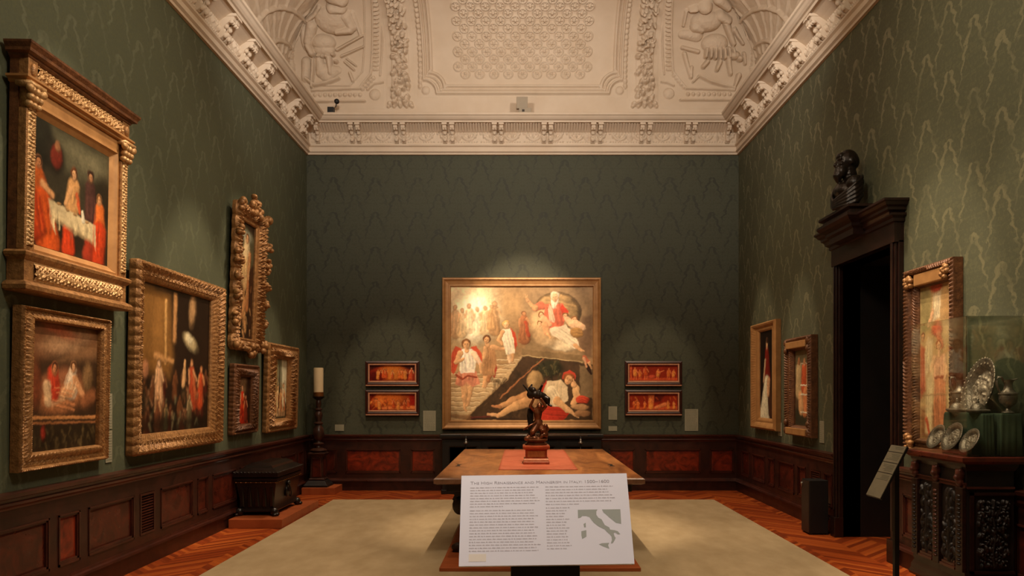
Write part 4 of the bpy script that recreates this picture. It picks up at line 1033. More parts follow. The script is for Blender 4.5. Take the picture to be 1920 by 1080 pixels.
leaves('carved_crest', [(cxm, o[3] + .03, .09), (cxm - .12, o[3] + .0, .07), (cxm + .12, o[3], .07), (cxm, o[3] + .12, .06), (o[0] + .05, o[3] - .02, .08), (o[2] - .05, o[3] - .02, .08)], 2)
leaves('carved_apron', [(cxm, o[1] - .0, .08), (cxm - .16, o[1] + .02, .06), (cxm + .16, o[1] + .02, .06), (o[0] + .04, o[1] + .03, .08), (o[2] - .04, o[1] + .03, .08)], 5)
for sx, xx in ((0, o[0]), (1, o[2])): leaves('side_scroll', [(xx, o[1] + (o[3] - o[1]) * t, .06) for t in (.2, .35, .5, .62, .66, .8)], 8 + sx)
A = Art(i[2] - i[0], i[3] - i[1], (0, 0, 60, 150), 110, (42, 30, 20), 51)
A.poly([(0, 10), (30, 6), (60, 14), (60, 60), (0, 60)], (88, 84, 60), 10, .8).ell(30, 18, 20, 8, (160, 160, 140), 0, 8, .7).cap(32, 26, 30, 60, 9, 16, (216, 190, 146), 6).cap(30, 60, 26, 80, 16, 10, (206, 168, 116), 6).cap(44, 40, 40, 110, 5, 6, (170, 110, 66), 5).cap(22, 90, 36, 140, 7, 4, (196, 146, 94), 5).cap(36, 100, 12, 134, 5, 3, (186, 130, 82), 5).ell(33, 20, 5, 6, (206, 160, 116), 0, 3).poly([(44, 60), (60, 50), (60, 150), (48, 150)], (58, 34, 20), 6).ell(14, 100, 9, 22, (90, 60, 36), 10, 6).folds(31, 28, 28, 80, 14, 9, (210, 180, 132), 4).face(33, 20, 6, (206, 160, 116), (100, 64, 38)).daub(30, (4, 80, 56, 146), [(150, 100, 60), (60, 40, 26), (196, 150, 98)], (2, 5), 3, .5)
canvas('painted_canvas', A, *i[:2], i[2], i[3], .022, root, M['paint_dull'])

# ---- left wall, small picture under the tall one
root, o, i = hang('left', .09, (440, (684, 819), 486, (684, 806)), (450, (704, 797), 475, (709, 792)), 'small painting of a red robed figure, carved frame, below the tall narrow one', tilt=1.5)
frame('frame', M['gold_brown'], root, o, i, [(0, 0), (0, .06), (.1, .08), (.3, .06), (.55, .09), (.8, .07), (1, .04), (1, .01)], [orn_scroll(.06, .022, .3, .95, 1)], lambda c: .006 * np.abs(np.sin(PI * c / .055)))
A = Art(i[2] - i[0], i[3] - i[1], (0, 0, 60, 88), 90, (44, 26, 18), 61)
A.ell(30, 22, 16, 14, (110, 84, 56), 0, 10).person(28, 16, 68, (206, 150, 110), (184, 48, 24), 3, (206, 80, 36)).cap(14, 60, 44, 82, 9, 10, (156, 34, 18), 8).cap(40, 40, 50, 76, 4, 6, (120, 50, 26), 6).ell(14, 40, 5, 12, (190, 90, 50), 0, 5).daub(50, (6, 30, 54, 84), [(190, 60, 30), (120, 30, 18), (70, 36, 24), (206, 110, 60)], (1.2, 3.5), 5, .55).face(28, 20, 5, (206, 150, 110), (80, 44, 26)).person(44, 34, 48, (190, 130, 90), (120, 44, 28), 1).ell(34, 10, 16, 7, (140, 110, 80), 0, 6, .6)
canvas('painted_canvas', A, *i[:2], i[2], i[3], .022, root, M['paint_dull'])

# ---- left wall, picture nearest the corner
root, o, i = hang('left', .10, (504, (643, 812), 561, (653, 801)), (518, (671, 786), 544, (676, 783)), 'painting of pale standing figures in a carved gold frame, nearest the corner candlestick', tilt=1.5)
frame('frame', M['gold'], root, o, i, [(0, 0), (0, .06), (.1, .08), (.3, .06), (.5, .09), (.75, .08), (.85, .06), (1, .04), (1, .01)], [orn_scroll(.09, .032, .25, .85, 3)], lambda c: .012 * np.abs(np.sin(PI * c / .09)))
A = Art(i[2] - i[0], i[3] - i[1], (0, 0, 60, 96), 100, (62, 52, 34), 71)
A.poly([(0, 0), (60, 0), (60, 50), (0, 46)], (120, 118, 92), 8).poly([(38, 0), (60, 0), (60, 70), (42, 70)], (206, 200, 170), 8).poly([(12, 0), (20, 0), (20, 90), (10, 90)], (150, 118, 70), 5)
for x, h, r in ((10, 46, (206, 176, 126)), (24, 50, (216, 186, 136)), (36, 46, (190, 140, 86)), (48, 54, (220, 200, 160))): A.person(x, 92 - h, h, (214, 166, 116), r, 1, (160, 90, 48), (90, 60, 36), (206, 160, 112))
A.poly([(28, 10), (31, 10), (31, 80), (28, 80)], (48, 38, 26), 2).daub(40, (4, 30, 56, 92), [(226, 204, 164), (160, 110, 64), (96, 70, 44), (206, 160, 110)], (1.2, 3.2), 6, .5)
canvas('painted_canvas', A, *i[:2], i[2], i[3], .022, root, M['paint_dull'])

# ---- right wall
root, o, i = hang('right', .08, (1407, (613, 801), 1454, (596, 809)), (1419, (624, 782), 1442, (617, 786)), 'narrow portrait in a plain gold frame on the right wall, farthest from the door')
frame('frame', M['gold_plain'], root, o, i, [(0, 0), (0, .07), (.15, .09), (.3, .08), (.6, .05), (.75, .055), (.9, .045), (1, .035), (1, .01)], [orn_leaf(.04, .006, .2, .6)], rows=16, per_m=90)
A = Art(i[2] - i[0], i[3] - i[1], (0, 0, 60, 100), 110, (26, 18, 14), 81)
A.cap(32, 24, 34, 56, 6, 11, (112, 30, 22), 4).cap(32, 60, 22, 96, 9, 17, (206, 196, 166), 5).cap(40, 60, 50, 92, 6, 8, (60, 36, 24), 5).ell(32, 15, 4.4, 6, (206, 158, 116), 0, 3).cap(24, 34, 16, 58, 2.6, 2, (196, 160, 124), 3).cap(40, 58, 38, 72, 5, 4, (196, 150, 110), 4).ell(33, 11, 5, 3.5, (60, 36, 24), 0, 2)
canvas('painted_canvas', A, *i[:2], i[2], i[3], .022, root, M['paint_dull'])

root, o, i = hang('right', .09, (1473, (636, 812), 1520, (627, 824)), (1482, (658, 796), 1512, (654, 801)), 'narrow painting in a beaded brown and gold frame on the right wall, nearer the door')
frame('frame', M['gold_brown'], root, o, i, [(0, 0), (0, .08), (.12, .10), (.35, .08), (.6, .07), (.8, .08), (.92, .06), (1, .04), (1, .01)], [orn_bead(.035, .02, .2, .14), orn_bead(.03, .015, .75, .12)], rows=22, per_m=170)
for nm, yy in (('top_block', o[3] - .10), ('bottom_block', o[1] + .055)):
    MB().box(o[0] + .09, o[2] - .09, yy - .04, yy + .045, .06, .125).build(nm, M['gold_plain'], root, bevel=.008)
for xx in (o[0] + .05, o[2] - .05):
    for yy in (o[1] + .06, o[1] + .16, o[3] - .06, o[3] - .16): MB().ell((xx, yy, .10), (.035, .045, .03)).build('boss', M['gold_brown'], root, smooth=True)
A = Art(i[2] - i[0], i[3] - i[1], (0, 0, 60, 90), 110, (86, 66, 46), 91)
A.poly([(0, 0), (60, 0), (60, 26), (0, 30)], (120, 114, 86), 8).poly([(0, 70), (60, 68), (60, 90), (0, 90)], (52, 50, 36), 6)
A.cap(34, 22, 32, 44, 8, 10, (176, 80, 46), 4).cap(14, 20, 12, 50, 8, 9, (176, 150, 108), 5).cap(40, 52, 36, 70, 9, 10, (190, 120, 76), 4).cap(48, 20, 50, 44, 5, 7, (196, 160, 116), 4).cap(20, 55, 22, 70, 7, 8, (196, 150, 104), 4)
for y in (16, 42, 53, 74): A.cap(20, y, 56, y, .8, .8, (220, 206, 176), 1.2)
A.ell(34, 15, 4, 5, (206, 150, 106), 0, 2).ell(14, 13, 4, 5, (196, 140, 96), 0, 2)
canvas('painted_canvas', A, *i[:2], i[2], i[3], .022, root, M['paint_dull'])

root, o, i = hang('right', .08, (1697, (508, 843), 1788, (483, 862)), (1714, (540, 818), 1776, (527, 832)), 'tall painting of robed figures in a rope carved frame behind the glass showcase')
frame('frame', M['gold_brown'], root, o, i, [(0, 0), (0, .08), (.08, .09), (.25, .09), (.4, .05), (.62, .05), (.72, .06), (.88, .055), (1, .03), (1, .01)], [orn_rope(.035, .018, .16, .13), orn_bead(.03, .016, .8, .12), orn_scroll(.10, .012, .4, .64)], rows=26, per_m=180)
g = random.Random(1)
for xx in (o[0] + .09, o[2] - .09):
    for yy in (o[1] + .09, o[3] - .09):
        mb = MB(); mb.ell((xx, yy, .09), (.04, .045, .025), None, 10, 6)
        for k in range(9): mb.ell((xx + g.uniform(-.05, .05), yy + g.uniform(-.06, .06), .09), (.022, .026, .03), None, 10, 6)
        mb.build('corner_ornament', M['gold'], root, smooth=True)
MB().box(o[0] + .16, o[2] - .16, i[3] + .015, o[3] - .055, .05, .088).build('top_rail', M['gold_plain'], root, bevel=.01)
A = Art(i[2] - i[0], i[3] - i[1], (0, 0, 60, 140), 120, (196, 158, 108), 101)
A.poly([(0, 0), (22, 0), (20, 40), (0, 44)], (158, 142, 94), 8).poly([(38, 0), (60, 0), (60, 30), (46, 34)], (186, 146, 96), 8).poly([(0, 112), (60, 108), (60, 140), (0, 140)], (140, 92, 58), 8)
A.ell(30, 2, 11, 5, (184, 72, 46), 0, 3).poly([(24, 8), (38, 6), (36, 30), (24, 32)], (226, 204, 164), 4).folds(31, 8, 30, 30, 6, 6, (222, 196, 156), 1).ell(31, 40, 10, 7, (186, 84, 58), 0, 4).cap(24, 24, 16, 36, 2.6, 2, (218, 170, 126), 3).cap(34, 46, 40, 56, 4, 3, (200, 120, 84), 4)
A.poly([(14, 46), (24, 50), (22, 76), (6, 84), (8, 60)], (222, 190, 146), 5).folds(16, 50, 12, 82, 7, 6, (220, 186, 140), 2)
A.poly([(26, 64), (44, 64), (47, 82), (24, 84)], (220, 164, 126), 4).folds(35, 65, 35, 83, 9, 7, (214, 156, 118), 3).poly([(26, 84), (45, 82), (48, 128), (42, 134), (28, 132), (26, 108)], (202, 126, 86), 5).folds(35, 84, 37, 130, 9, 9, (200, 122, 82), 4).cap(25, 84, 46, 83, 1.3, 1.3, (140, 66, 42), 2)
A.cap(27, 66, 21, 76, 2.6, 2.2, (222, 172, 128), 2.5).cap(21, 76, 25, 86, 2.2, 1.8, (222, 172, 128), 2.5).cap(44, 66, 48, 76, 2.6, 2.2, (222, 172, 128), 2.5).cap(48, 76, 45, 86, 2.2, 1.8, (222, 172, 128), 2.5).cap(35, 58, 35, 64, 2, 2.6, (214, 164, 120), 2).face(34, 55, 4.4, (214, 160, 116), (150, 88, 50), -8)
A.poly([(12, 84), (24, 76), (22, 136), (10, 134)], (222, 190, 142), 6).folds(17, 84, 16, 134, 5, 6, (218, 186, 138), 5).poly([(0, 52), (9, 56), (10, 96), (0, 104)], (188, 96, 66), 5).folds(4, 56, 5, 98, 5, 5, (186, 96, 66), 6).face(5, 46, 3.6, (212, 158, 112), (120, 72, 44), 10).poly([(50, 98), (58, 96), (58, 136), (49, 136)], (214, 188, 138), 6).cap(12, 122, 18, 138, 2.4, 1.8, (176, 76, 50), 3).cap(0, 100, 60, 98, .8, .8, (150, 110, 72), 2, .7)
canvas('painted_canvas', A, *i[:2], i[2], i[3], .022, root, M['paint'])

# ---- wall labels
def card(side, x0, y0, x1, y1, label, lines=5, group=None):
    a0, z1 = wall_pt(side, x0, y0, .006); a1, z0 = wall_pt(side, x1, y1, .006)
    sg = -1 if side == 'right' else 1
    w = abs(a1 - a0); h = z1 - z0
    root = thing('wall_label', label, 'label', mtx=wall_mtx(side, (a0 + a1) / 2, z0, .002), group=group)
    MB().box(-w / 2, w / 2, 0, h, 0, .006).build('label_card', M['card'], root)
    g = random.Random(int(x0)); mb = MB(); k = max(3, int(h / .022))
    for j in range(1, k):
        y = h - h * j / k; x = -w / 2 + w * .1
        while x < w / 2 * g.uniform(.5, .85):
            e = min(x + w * g.uniform(.06, .18), w / 2 * .86); mb.box(x, e, y - .0022, y + .0022, .006, .0068); x = e + w * .03
    if k >= 5: mb.build('printed_text', M['card_ink'], root)
card('left', 199, 738, 210, 804, 'pale label right of the lower left painting, upper of two')
card('left', 198, 808, 210, 866, 'pale label right of the lower left painting, lower of two')
card('back', 628, 796, 645, 808, 'tiny pale label on the end wall beside the tall candlestick')
card('back', 793.5, 770, 817, 808, 'pale label between the left red panels and the large painting')
card('back', 1141, 762, 1157, 787, 'pale label between the large painting and right red panels, upper of two')
card('back', 1141, 799, 1157, 808, 'narrow pale label between the large painting and right red panels, lower of two')
card('back', 1284, 767, 1309, 808, 'pale label right of the right pair of red panels')
card('right', 1459, 792, 1466, 818, 'pale label between the two narrow right wall paintings')
card('right', 1537, 789, 1545, 831, 'pale label between the beaded frame and the dark doorway')
# ------------------------------------------------------------------ plinths, chest, candlestick on the left
MBp = MB().box(-3.46, -2.83, 8.78, 10.35, 0, .107)
tag(MBp.build('wooden_plinth', M['oak_plinth'], bevel=.004), 'low orange oak plinth under the black chest', 'plinth')
tag(MB().box(-3.46, -2.94, 11.68, 12.17, 0, .107).build('wooden_plinth', M['oak_plinth'], bevel=.004), 'low orange oak plinth under the tall candlestick in the corner', 'plinth')

chest = thing('chest', 'black carved casket chest with stepped lid and claw feet on an oak plinth', 'chest', (-3.22, 9.50, .107))
hx, hy = .24, .48
prof = [(hx - .03, hy - .03, .045), (hx - .02, hy - .02, .06), (hx - .035, hy - .035, .10), (hx - .03, hy - .03, .20), (hx - .012, hy - .012, .32), (hx, hy, .40), (hx, hy, .42)]
smooth_by_angle(MB().rects(prof).build('chest_body', M['ebony_gloss'], chest), 30)
MB().rects([(hx + .005, hy + .005, .42), (hx + .02, hy + .02, .43), (hx + .02, hy + .02, .455), (hx + .0, hy + .0, .462)]).build('body_rim', M['ebony_gloss'], chest)
lid = MB().rects([(hx + .01, hy + .01, .462), (hx + .03, hy + .03, .475), (hx + .03, hy + .03, .52), (hx + .02, hy + .02, .535), (hx - .02, hy - .02, .555), (hx - .06, hy - .06, .575), (hx - .075, hy - .075, .60), (hx - .13, hy - .13, .625), (hx - .14, hy - .14, .63)]).build('chest_lid', M['ebony_gloss'], chest)
mb = MB()
for k in range(26):
    t = -hy - .02 + (2 * hy + .04) * k / 25; mb.ell((hx + .031, t, .527), (.010, .015, .010), None, 8, 5)
for k in range(13):
    t = -hx - .02 + (2 * hx + .04) * k / 12; mb.ell((t, -hy - .031, .527), (.015, .010, .010), None, 8, 5)
mb.build('beading', M['ebony_gloss'], lid, smooth=True)
mb = MB()
for k in range(9):
    t = -hx + 2 * hx * k / 8; mb.ell((t, -hy - .012, .405), (.008, .008, .008), None, 8, 5)
for k in range(14): mb.ell((hx + .012, -hy + 2 * hy * k / 13, .405), (.008, .008, .008), None, 8, 5)
mb.box(-hx - .004, hx + .004, -hy - .008, -hy + .002, .401, .409); mb.box(hx - .002, hx + .008, -hy - .004, hy, .401, .409)
mb.build('stud_row', M['brass'], chest)
for sx in (-1, 1):
    for sy in (-1, 1):
        f = MB(); c = (sx * (hx - .03), sy * (hy - .03), 0)
        f.ell((c[0], c[1], .05), (.05, .05, .05)); f.ell((c[0] + sx * .03, c[1] + sy * .02, .022), (.04, .035, .022)); f.ell((c[0] + sx * .02, c[1] + sy * .04, .02), (.03, .04, .02))
        f.build('claw_foot', M['ebony_gloss'], chest, smooth=True)
for sy, yy in ((-1, -hy), (1, hy)): pass
mb = MB(); mb.tube([(hx + .012 + .02 * math.sin(a), .05 * math.cos(a), .26 + .09 * math.sin(a - PI / 2) ) for a in np.linspace(0, 2 * PI, 17)], .009); mb.ell((hx, 0, .35), (.03, .04, .03)); mb.ell((hx - .012, 0, .25), (.03, .07, .08))
mb.build('carved_handle', M['ebony_gloss'], chest, smooth=True)
for k in range(5):
    x = -hx + .06 + k * .09
    MB().loft([[(x - .03, -hy + .028, .10), (x + .03, -hy + .028, .10), (x + .03, -hy + .035, .36), (x - .03, -hy + .035, .36)], [(x - .016, -hy + .012, .12), (x + .016, -hy + .012, .12), (x + .016, -hy + .0, .34), (x - .016, -hy + .0, .34)]]).build('gadroon', M['ebony_gloss'], chest)

st = thing('candlestick', 'tall carved wooden floor candlestick on an oak plinth in the left corner', 'candlestick', (-3.26, 11.92, .107))
mb = MB().rects([(.19, .19, .0), (.19, .19, .03), (.17, .17, .05), (.145, .145, .085), (.13, .13, .10)]); mb.build('base', M['ebony'], st, bevel=.004)
mb = MB().rects([(.115, .115, .10), (.125, .125, .12), (.105, .105, .14), (.092, .092, .47), (.10, .10, .49), (.125, .125, .50), (.135, .135, .53), (.11, .11, .545)]); mb.build('pedestal_shaft', M['turned_wood'], st, bevel=.003)
for sx, sy in ((0, -1), (1, 0)):
    p = MB()
    if sy: p.loft([[(-.075, -.108, .155), (.075, -.108, .155), (.064, -.098, .455), (-.064, -.098, .455)], [(-.065, -.112, .165), (.065, -.112, .165), (.055, -.102, .445), (-.055, -.102, .445)]])
    else: p.loft([[(.108, -.075, .155), (.108, .075, .155), (.098, .064, .455), (.098, -.064, .455)], [(.112, -.065, .165), (.112, .065, .165), (.102, .055, .445), (.102, -.055, .445)]])
    p.build('inlaid_panel', M['wood_panel'], st)
bal = [(.10, .545), (.125, .56), (.135, .575), (.10, .60), (.055, .62), (.05, .64), (.085, .665), (.09, .68), (.05, .70), (.045, .72), (.075, .76), (.092, .83), (.085, .90), (.055, .97), (.05, .98), (.075, .995), (.075, 1.01), (.045, 1.03), (.055, 1.08), (.068, 1.13), (.055, 1.18), (.04, 1.2), (.06, 1.215), (.06, 1.23), (.036, 1.25), (.045, 1.30), (.04, 1.36), (.03, 1.38)]
smooth_by_angle(MB().lathe(bal, n=28).build('baluster', M['turned_wood'], st), 50)
smooth_by_angle(MB().lathe([(.03, 1.375), (.06, 1.39), (.095, 1.42), (.10, 1.43), (.055, 1.435), (.055, 1.42)], n=28).build('drip_pan', M['bronze_black'], st), 40)
smooth_by_angle(MB().lathe([(.055, 1.43), (.083, 1.432), (.083, 1.492), (.078, 1.496), (.01, 1.496)], n=28).build('candle_cup', M['brass'], st), 40)
cn = thing('candle', 'thick ivory candle in the cup of the tall candlestick', 'candle', (-3.26, 11.92, .107 + 1.497))
smooth_by_angle(MB().lathe([(.07, 0), (.077, .003), (.077, .38), (.072, .39), (.06, .387), (.012, .378)], n=28).build('wax', M['candle'], cn), 40)
MB().tube([(0, 0, .375), (.003, 0, .395), (.006, .002, .405)], .004).build('wick', M['black_metal'], cn)

# ------------------------------------------------------------------ dark credenza and rod against the end wall
cr = thing('credenza', 'black credenza standing below the large painting against the end wall', 'cabinet', (-.015, 11.92, 0))
MB().box(-1.25, 1.25, -.17, .20, .06, .86).build('carcass', M['black_wood'], cr)
MB().rects([(1.25, .18, .86), (1.275, .2, .875), (1.285, .21, .90), (1.285, .21, .935), (1.27, .2, .945)]).build('credenza_top', M['black_wood'], cr)
MB().box(-1.27, 1.27, -.18, .2, 0, .07).build('credenza_base', M['black_wood'], cr, bevel=.01)
for k in range(4):
    x = -1.25 + .04 + k * .61; d = MB().loft([[(x + i, -.17 - z, .12 + i), (x + .57 - i, -.17 - z, .12 + i), (x + .57 - i, -.17 - z, .82 - i), (x + i, -.17 - z, .82 - i)] for i, z in ((0, 0), (0, .02), (.06, .02), (.08, .012), (.08, .0))]).build('cabinet_door', M['black_wood'], cr)
rod = thing('metal_rod', 'thin pale metal rail on two small posts in front of the black credenza', 'rail', (.03, 11.60, 0))
MB().tube([(-.99, 0, .935), (.98, 0, .935)], .011, 10).build('rail', M['steel'], rod, smooth=True)
for x in (-.91, .87):
    MB().tube([(x, 0, 0), (x, 0, .935)], .008, 8).build('post', M['black_metal'], rod, smooth=True)
    MB().lathe([(.09, 0), (.09, .012), (.02, .02)], (x, 0, 0), 20).build('foot_disc', M['black_metal'], rod)
    MB().lathe([(.008, .80), (.034, .808), (.034, .83), (.016, .84), (.02, .86), (.012, .88), (.006, .884)], (x, -.012, 0), 14).build('finial', M['steel'], rod, smooth=True)

# ------------------------------------------------------------------ long table on its low plinth
TX, TY, TZ = .155, 8.77, .80
tag(MB().box(-.74, 1.05, 6.62, 10.9, .012, .045).build('table_plinth', M['oak_plinth'], bevel=.004), 'low orange wooden platform under the long table', 'platform')
tb = thing('table', 'long dark refectory table with polished top and shaped trestle ends', 'table', (TX, TY, .045))
z = TZ - .045
MB().rects([(.96, 1.78, z - .055), (.98, 1.80, z - .045), (.98, 1.80, z - .008), (.972, 1.792, z)]).build('table_top', M['table_wood'], tb)
fr = MB()
fr.rects([(.955, 1.775, z - .062), (.987, 1.807, z - .05), (.987, 1.807, z - .012), (.981, 1.801, z - .006)]); fr.build('top_edge', M['table_edge'], tb)
MB().box(-.88, .88, -1.70, 1.70, z - .14, z - .058).build('apron', M['table_leg'], tb, bevel=.006)
half = [(.90, z - .06), (.90, z - .12), (.84, z - .16), (.82, z - .20), (.84, z - .24), (.80, z - .29), (.73, z - .32), (.72, z - .38), (.74, z - .44), (.71, z - .50), (.62, z - .57), (.60, z - .60), (.66, z - .635), (.75, z - .66), (.83, z - .70), (.84, 0)]
inner = [(.56, 0), (.52, .06), (.34, .12), (.22, .08), (.20, 0)]
for sy in (-1, 1):
    pts = half + [(.58, 0), (.54, .05), (.30, .09), (.26, .05), (.2, 0)]
    poly = pts + [(-x, zz) for x, zz in reversed(pts)]
    # concave outline: build as stacked slabs so that it fills cleanly
    mb = MB(); yy = sy * 1.45
    bm = bmesh.new(); vv = [bm.verts.new((x, yy - .05, zz)) for x, zz in poly]; fc = bm.faces.new(vv)
    ext = bmesh.ops.extrude_face_region(bm, geom=[fc]); bmesh.ops.translate(bm, vec=(0, .10, 0), verts=[e for e in ext['geom'] if isinstance(e, bmesh.types.BMVert)])
    bmesh.ops.triangulate(bm, faces=[f for f in bm.faces if len(f.verts) > 4]); bmesh.ops.recalc_face_normals(bm, faces=bm.faces)
    me = bpy.data.meshes.new('trestle'); bm.to_mesh(me); bm.free(); me.materials.append(M['table_leg']); o = bpy.data.objects.new('trestle', me); C.objects.link(o); o.parent = tb
    for sx in (-1, 1):
        mb = MB(); mb.ell((sx * .77, yy - .05, z - .30), (.07, .03, .09)); mb.ell((sx * .66, yy - .05, z - .50), (.06, .03, .10)); mb.ell((sx * .76, yy - .05, .05), (.09, .04, .05))
        mb.build('carved_scroll', M['table_leg'], tb, smooth=True)
MB().box(-.10, .10, -1.40, 1.40, .16, .24).build('stretcher', M['table_leg'], tb, bevel=.008)
for x, y in ((-.86, -.55), (.82, -.55)):
    MB().loft([[(x - .03, y - .12, z + .0005), (x + .03, y - .12, z + .0005), (x + .012, y, z + .0005), (x + .03, y + .12, z + .0005), (x - .03, y + .12, z + .0005), (x - .012, y, z + .0005)], [(x - .03, y - .12, z + .001), (x + .03, y - .12, z + .001), (x + .012, y, z + .001), (x + .03, y + .12, z + .001), (x - .03, y + .12, z + .001), (x - .012, y, z + .001)]]).build('butterfly_key', M['black_wood'], tb)
# red mat
mat_ = MB(); g = random.Random(2); nx, ny = 30, 60
P = np.zeros((ny, nx, 3)); P[..., 0] = np.linspace(-.25, .57, nx)[None]; P[..., 1] = np.linspace(7.72, 10.35, ny)[:, None]; P[..., 2] = TZ + .0045 + (fbm(nx, ny, 5, 3) - .5) * .004
mo = mat_.grid(P).build('table_mat', M['red_cloth'], smooth=True, solid=.006); tag(mo, 'salmon red cloth mat lying on the long table under the bronze', 'table mat')
# pedestal of the bronze
PX_, PY_ = .15, 8.38
pd = thing('pedestal', 'small square red wooden pedestal on the red mat carrying the bronze group', 'pedestal', (PX_, PY_, TZ + .010))
MB().rects([(.145, .145, 0), (.145, .145, .018), (.135, .135, .025)]).build('pedestal_foot', M['red_wood'], pd)
MB().rects([(.138, .138, .025), (.138, .138, .05), (.128, .128, .058)]).build('pedestal_base', M['pink_fillet'], pd)  # pinkish tone paints the moulding's highlight into its colour
MB().box(-.12, .12, -.12, .12, .058, .158).build('pedestal_die', M['red_wood'], pd)
MB().rects([(.125, .125, .158), (.145, .145, .168), (.15, .15, .178), (.15, .15, .195), (.135, .135, .204)]).build('pedestal_cap', M['red_wood'], pd)
MB().box(-.095, .095, -.1225, -.119, .075, .14).build('burl_inlay', M['table_wood'], pd)
sg = thing('bronze_statue', 'dark bronze group of struggling figures on the red pedestal', 'statue', (PX_, PY_, TZ + .214))
q = lambda x, y, d=0: ((x - 262) / 1005, d, (756 - y) / 1005)
S_ = 1 / 1005
smooth_by_angle(MB().lathe([(.105, 0), (.125, .006), (.125, .018), (.10, .025), (.105, .04), (.13, .05), (.13, .062), (.11, .07), (.02, .072)], n=32).build('round_base', M['bronze'], sg), 35)
mb = MB()   # the man below: legs, torso, raised arms, head
mb.limb([q(275, 530, 0), q(225, 610, -.05), q(215, 680, -.02), q(205, 690, -.06)], [.045, .034, .02, .016])
mb.limb([q(295, 530, .01), q(335, 600, -.02), q(320, 680, .02), q(325, 692, -.03)], [.045, .034, .02, .016])
mb.limb([q(285, 520), q(285, 470), q(282, 400), q(285, 365)], [.048, .036, .05, .046])
mb.limb([q(245, 372), q(196, 318, -.04), q(235, 235, -.05)], [.024, .019, .015]); mb.limb([q(322, 372), q(372, 322, -.04), q(318, 240, -.05)], [.024, .019, .015])
mb.ell(q(300, 320, -.03), (.026, .03, .033)); mb.ell(q(300, 308, -.02), (.03, .033, .028)); mb.ell(q(302, 330, -.058), (.008, .01, .012))
mb.limb([q(290, 350), q(298, 330, -.02)], [.024, .02])
mb.ell(q(265, 505, .03), (.035, .035, .04)); mb.ell(q(305, 505, .03), (.035, .035, .04))
mb.build('standing_figure', M['bronze'], sg, remesh=.0065)
mb = MB()   # the carried figure with thrown up arms and hanging legs
mb.limb([q(205, 190), q(250, 190, -.02), q(310, 200, -.01), q(345, 215)], [.05, .052, .045, .044])
mb.limb([q(210, 165), q(190, 120), q(215, 80)], [.022, .017, .012]); mb.limb([q(290, 165), q(310, 130), q(330, 88, -.02)], [.022, .017, .014])
mb.limb([q(190, 170), q(150, 120), q(115, 78)], [.016, .012, .009])
mb.limb([q(345, 220), q(395, 240, -.03), q(402, 300, -.03), q(432, 318, -.05)], [.038, .028, .017, .013]); mb.limb([q(350, 230, .03), q(365, 285, .02), q(360, 330, .0), q(345, 340, -.02)], [.036, .026, .016, .013])
mb.ell(q(232, 145, -.03), (.03, .032, .036)); mb.ell(q(228, 138, -.02), (.036, .034, .034))
mb.build('carried_figure', M['bronze_black'], sg, remesh=.0065)
mb = MB()
for k in range(4): mb.limb([q(182 + k * 12, 355, .02 + .01 * k), q(176 + k * 12, 430, .03), q(186 + k * 11, 520, .02), q(196 + k * 9, 640, .02)], [.016, .02, .018, .024])
mb.build('hanging_drapery', M['bronze_black'], sg, remesh=.008)
MB().tube([q(262, 500, -.05), q(180, 545, -.06), q(118, 585, -.06)], [.009, .012, .006]).build('club', M['bronze'], sg, smooth=True)
mb = MB()
mb.limb([q(370, 640, -.02), q(355, 590, -.03), q(365, 560, -.03)], [.034, .036, .03]); mb.ell(q(368, 545, -.04), (.028, .028, .03)); mb.limb([q(345, 590, -.04), q(320, 600, -.06), q(310, 570, -.06)], [.016, .013, .011])
mb.limb([q(370, 640, -.03), q(330, 650, -.07), q(300, 690, -.07)], [.026, .02, .014]); mb.limb([q(380, 600), q(400, 580), q(385, 545)], [.016, .014, .012])
mb.build('crouching_figure', M['bronze'], sg, remesh=.0065)
mb = MB(); g = random.Random(5)
for k in range(26): mb.ell((g.uniform(-.1, .1), g.uniform(-.08, .08), .07 + g.uniform(0, .02)), (g.uniform(.02, .04), g.uniform(.02, .04), g.uniform(.015, .035)))
mb.build('rocky_ground', M['bronze'], sg, remesh=.008)

# ------------------------------------------------------------------ tilted reading panel in the foreground
BL, BR, TL = Vector((-.225, 2.63, .988)), Vector((.394, 2.63, .997)), Vector((-.236, 2.80, 1.288))
ex = (BR - BL).normalized(); ey = (TL - BL); ey -= ex * ey.dot(ex); SH = ey.length; ey.normalize(); ez = ex.cross(ey); SW = (BR - BL).length
sgn = thing('information_panel', 'white tilted reading panel with text and a map of Italy, before the table', 'sign', (.085, 2.86, 0))
SMW = Matrix(((ex.x, ey.x, ez.x, BL.x), (ex.y, ey.y, ez.y, BL.y), (ex.z, ey.z, ez.z, BL.z), (0, 0, 0, 1)))
SM = Matrix.Translation(Vector((-.085, -2.86, 0))) @ SMW
def spart(mb, name, mat, parent=None, **k):
    o = mb.build(name, mat, sgn, **k); o.matrix_local = SM; return o
board = MB().box(0, SW, 0, SH, -.012, 0).build('sign_board', M['sign_white'], sgn); board.matrix_local = SM
def bchild(mb, name, mat): return mb.build(name, mat, board)
def uv(u, v): return (u * SW, (1 - v) * SH)
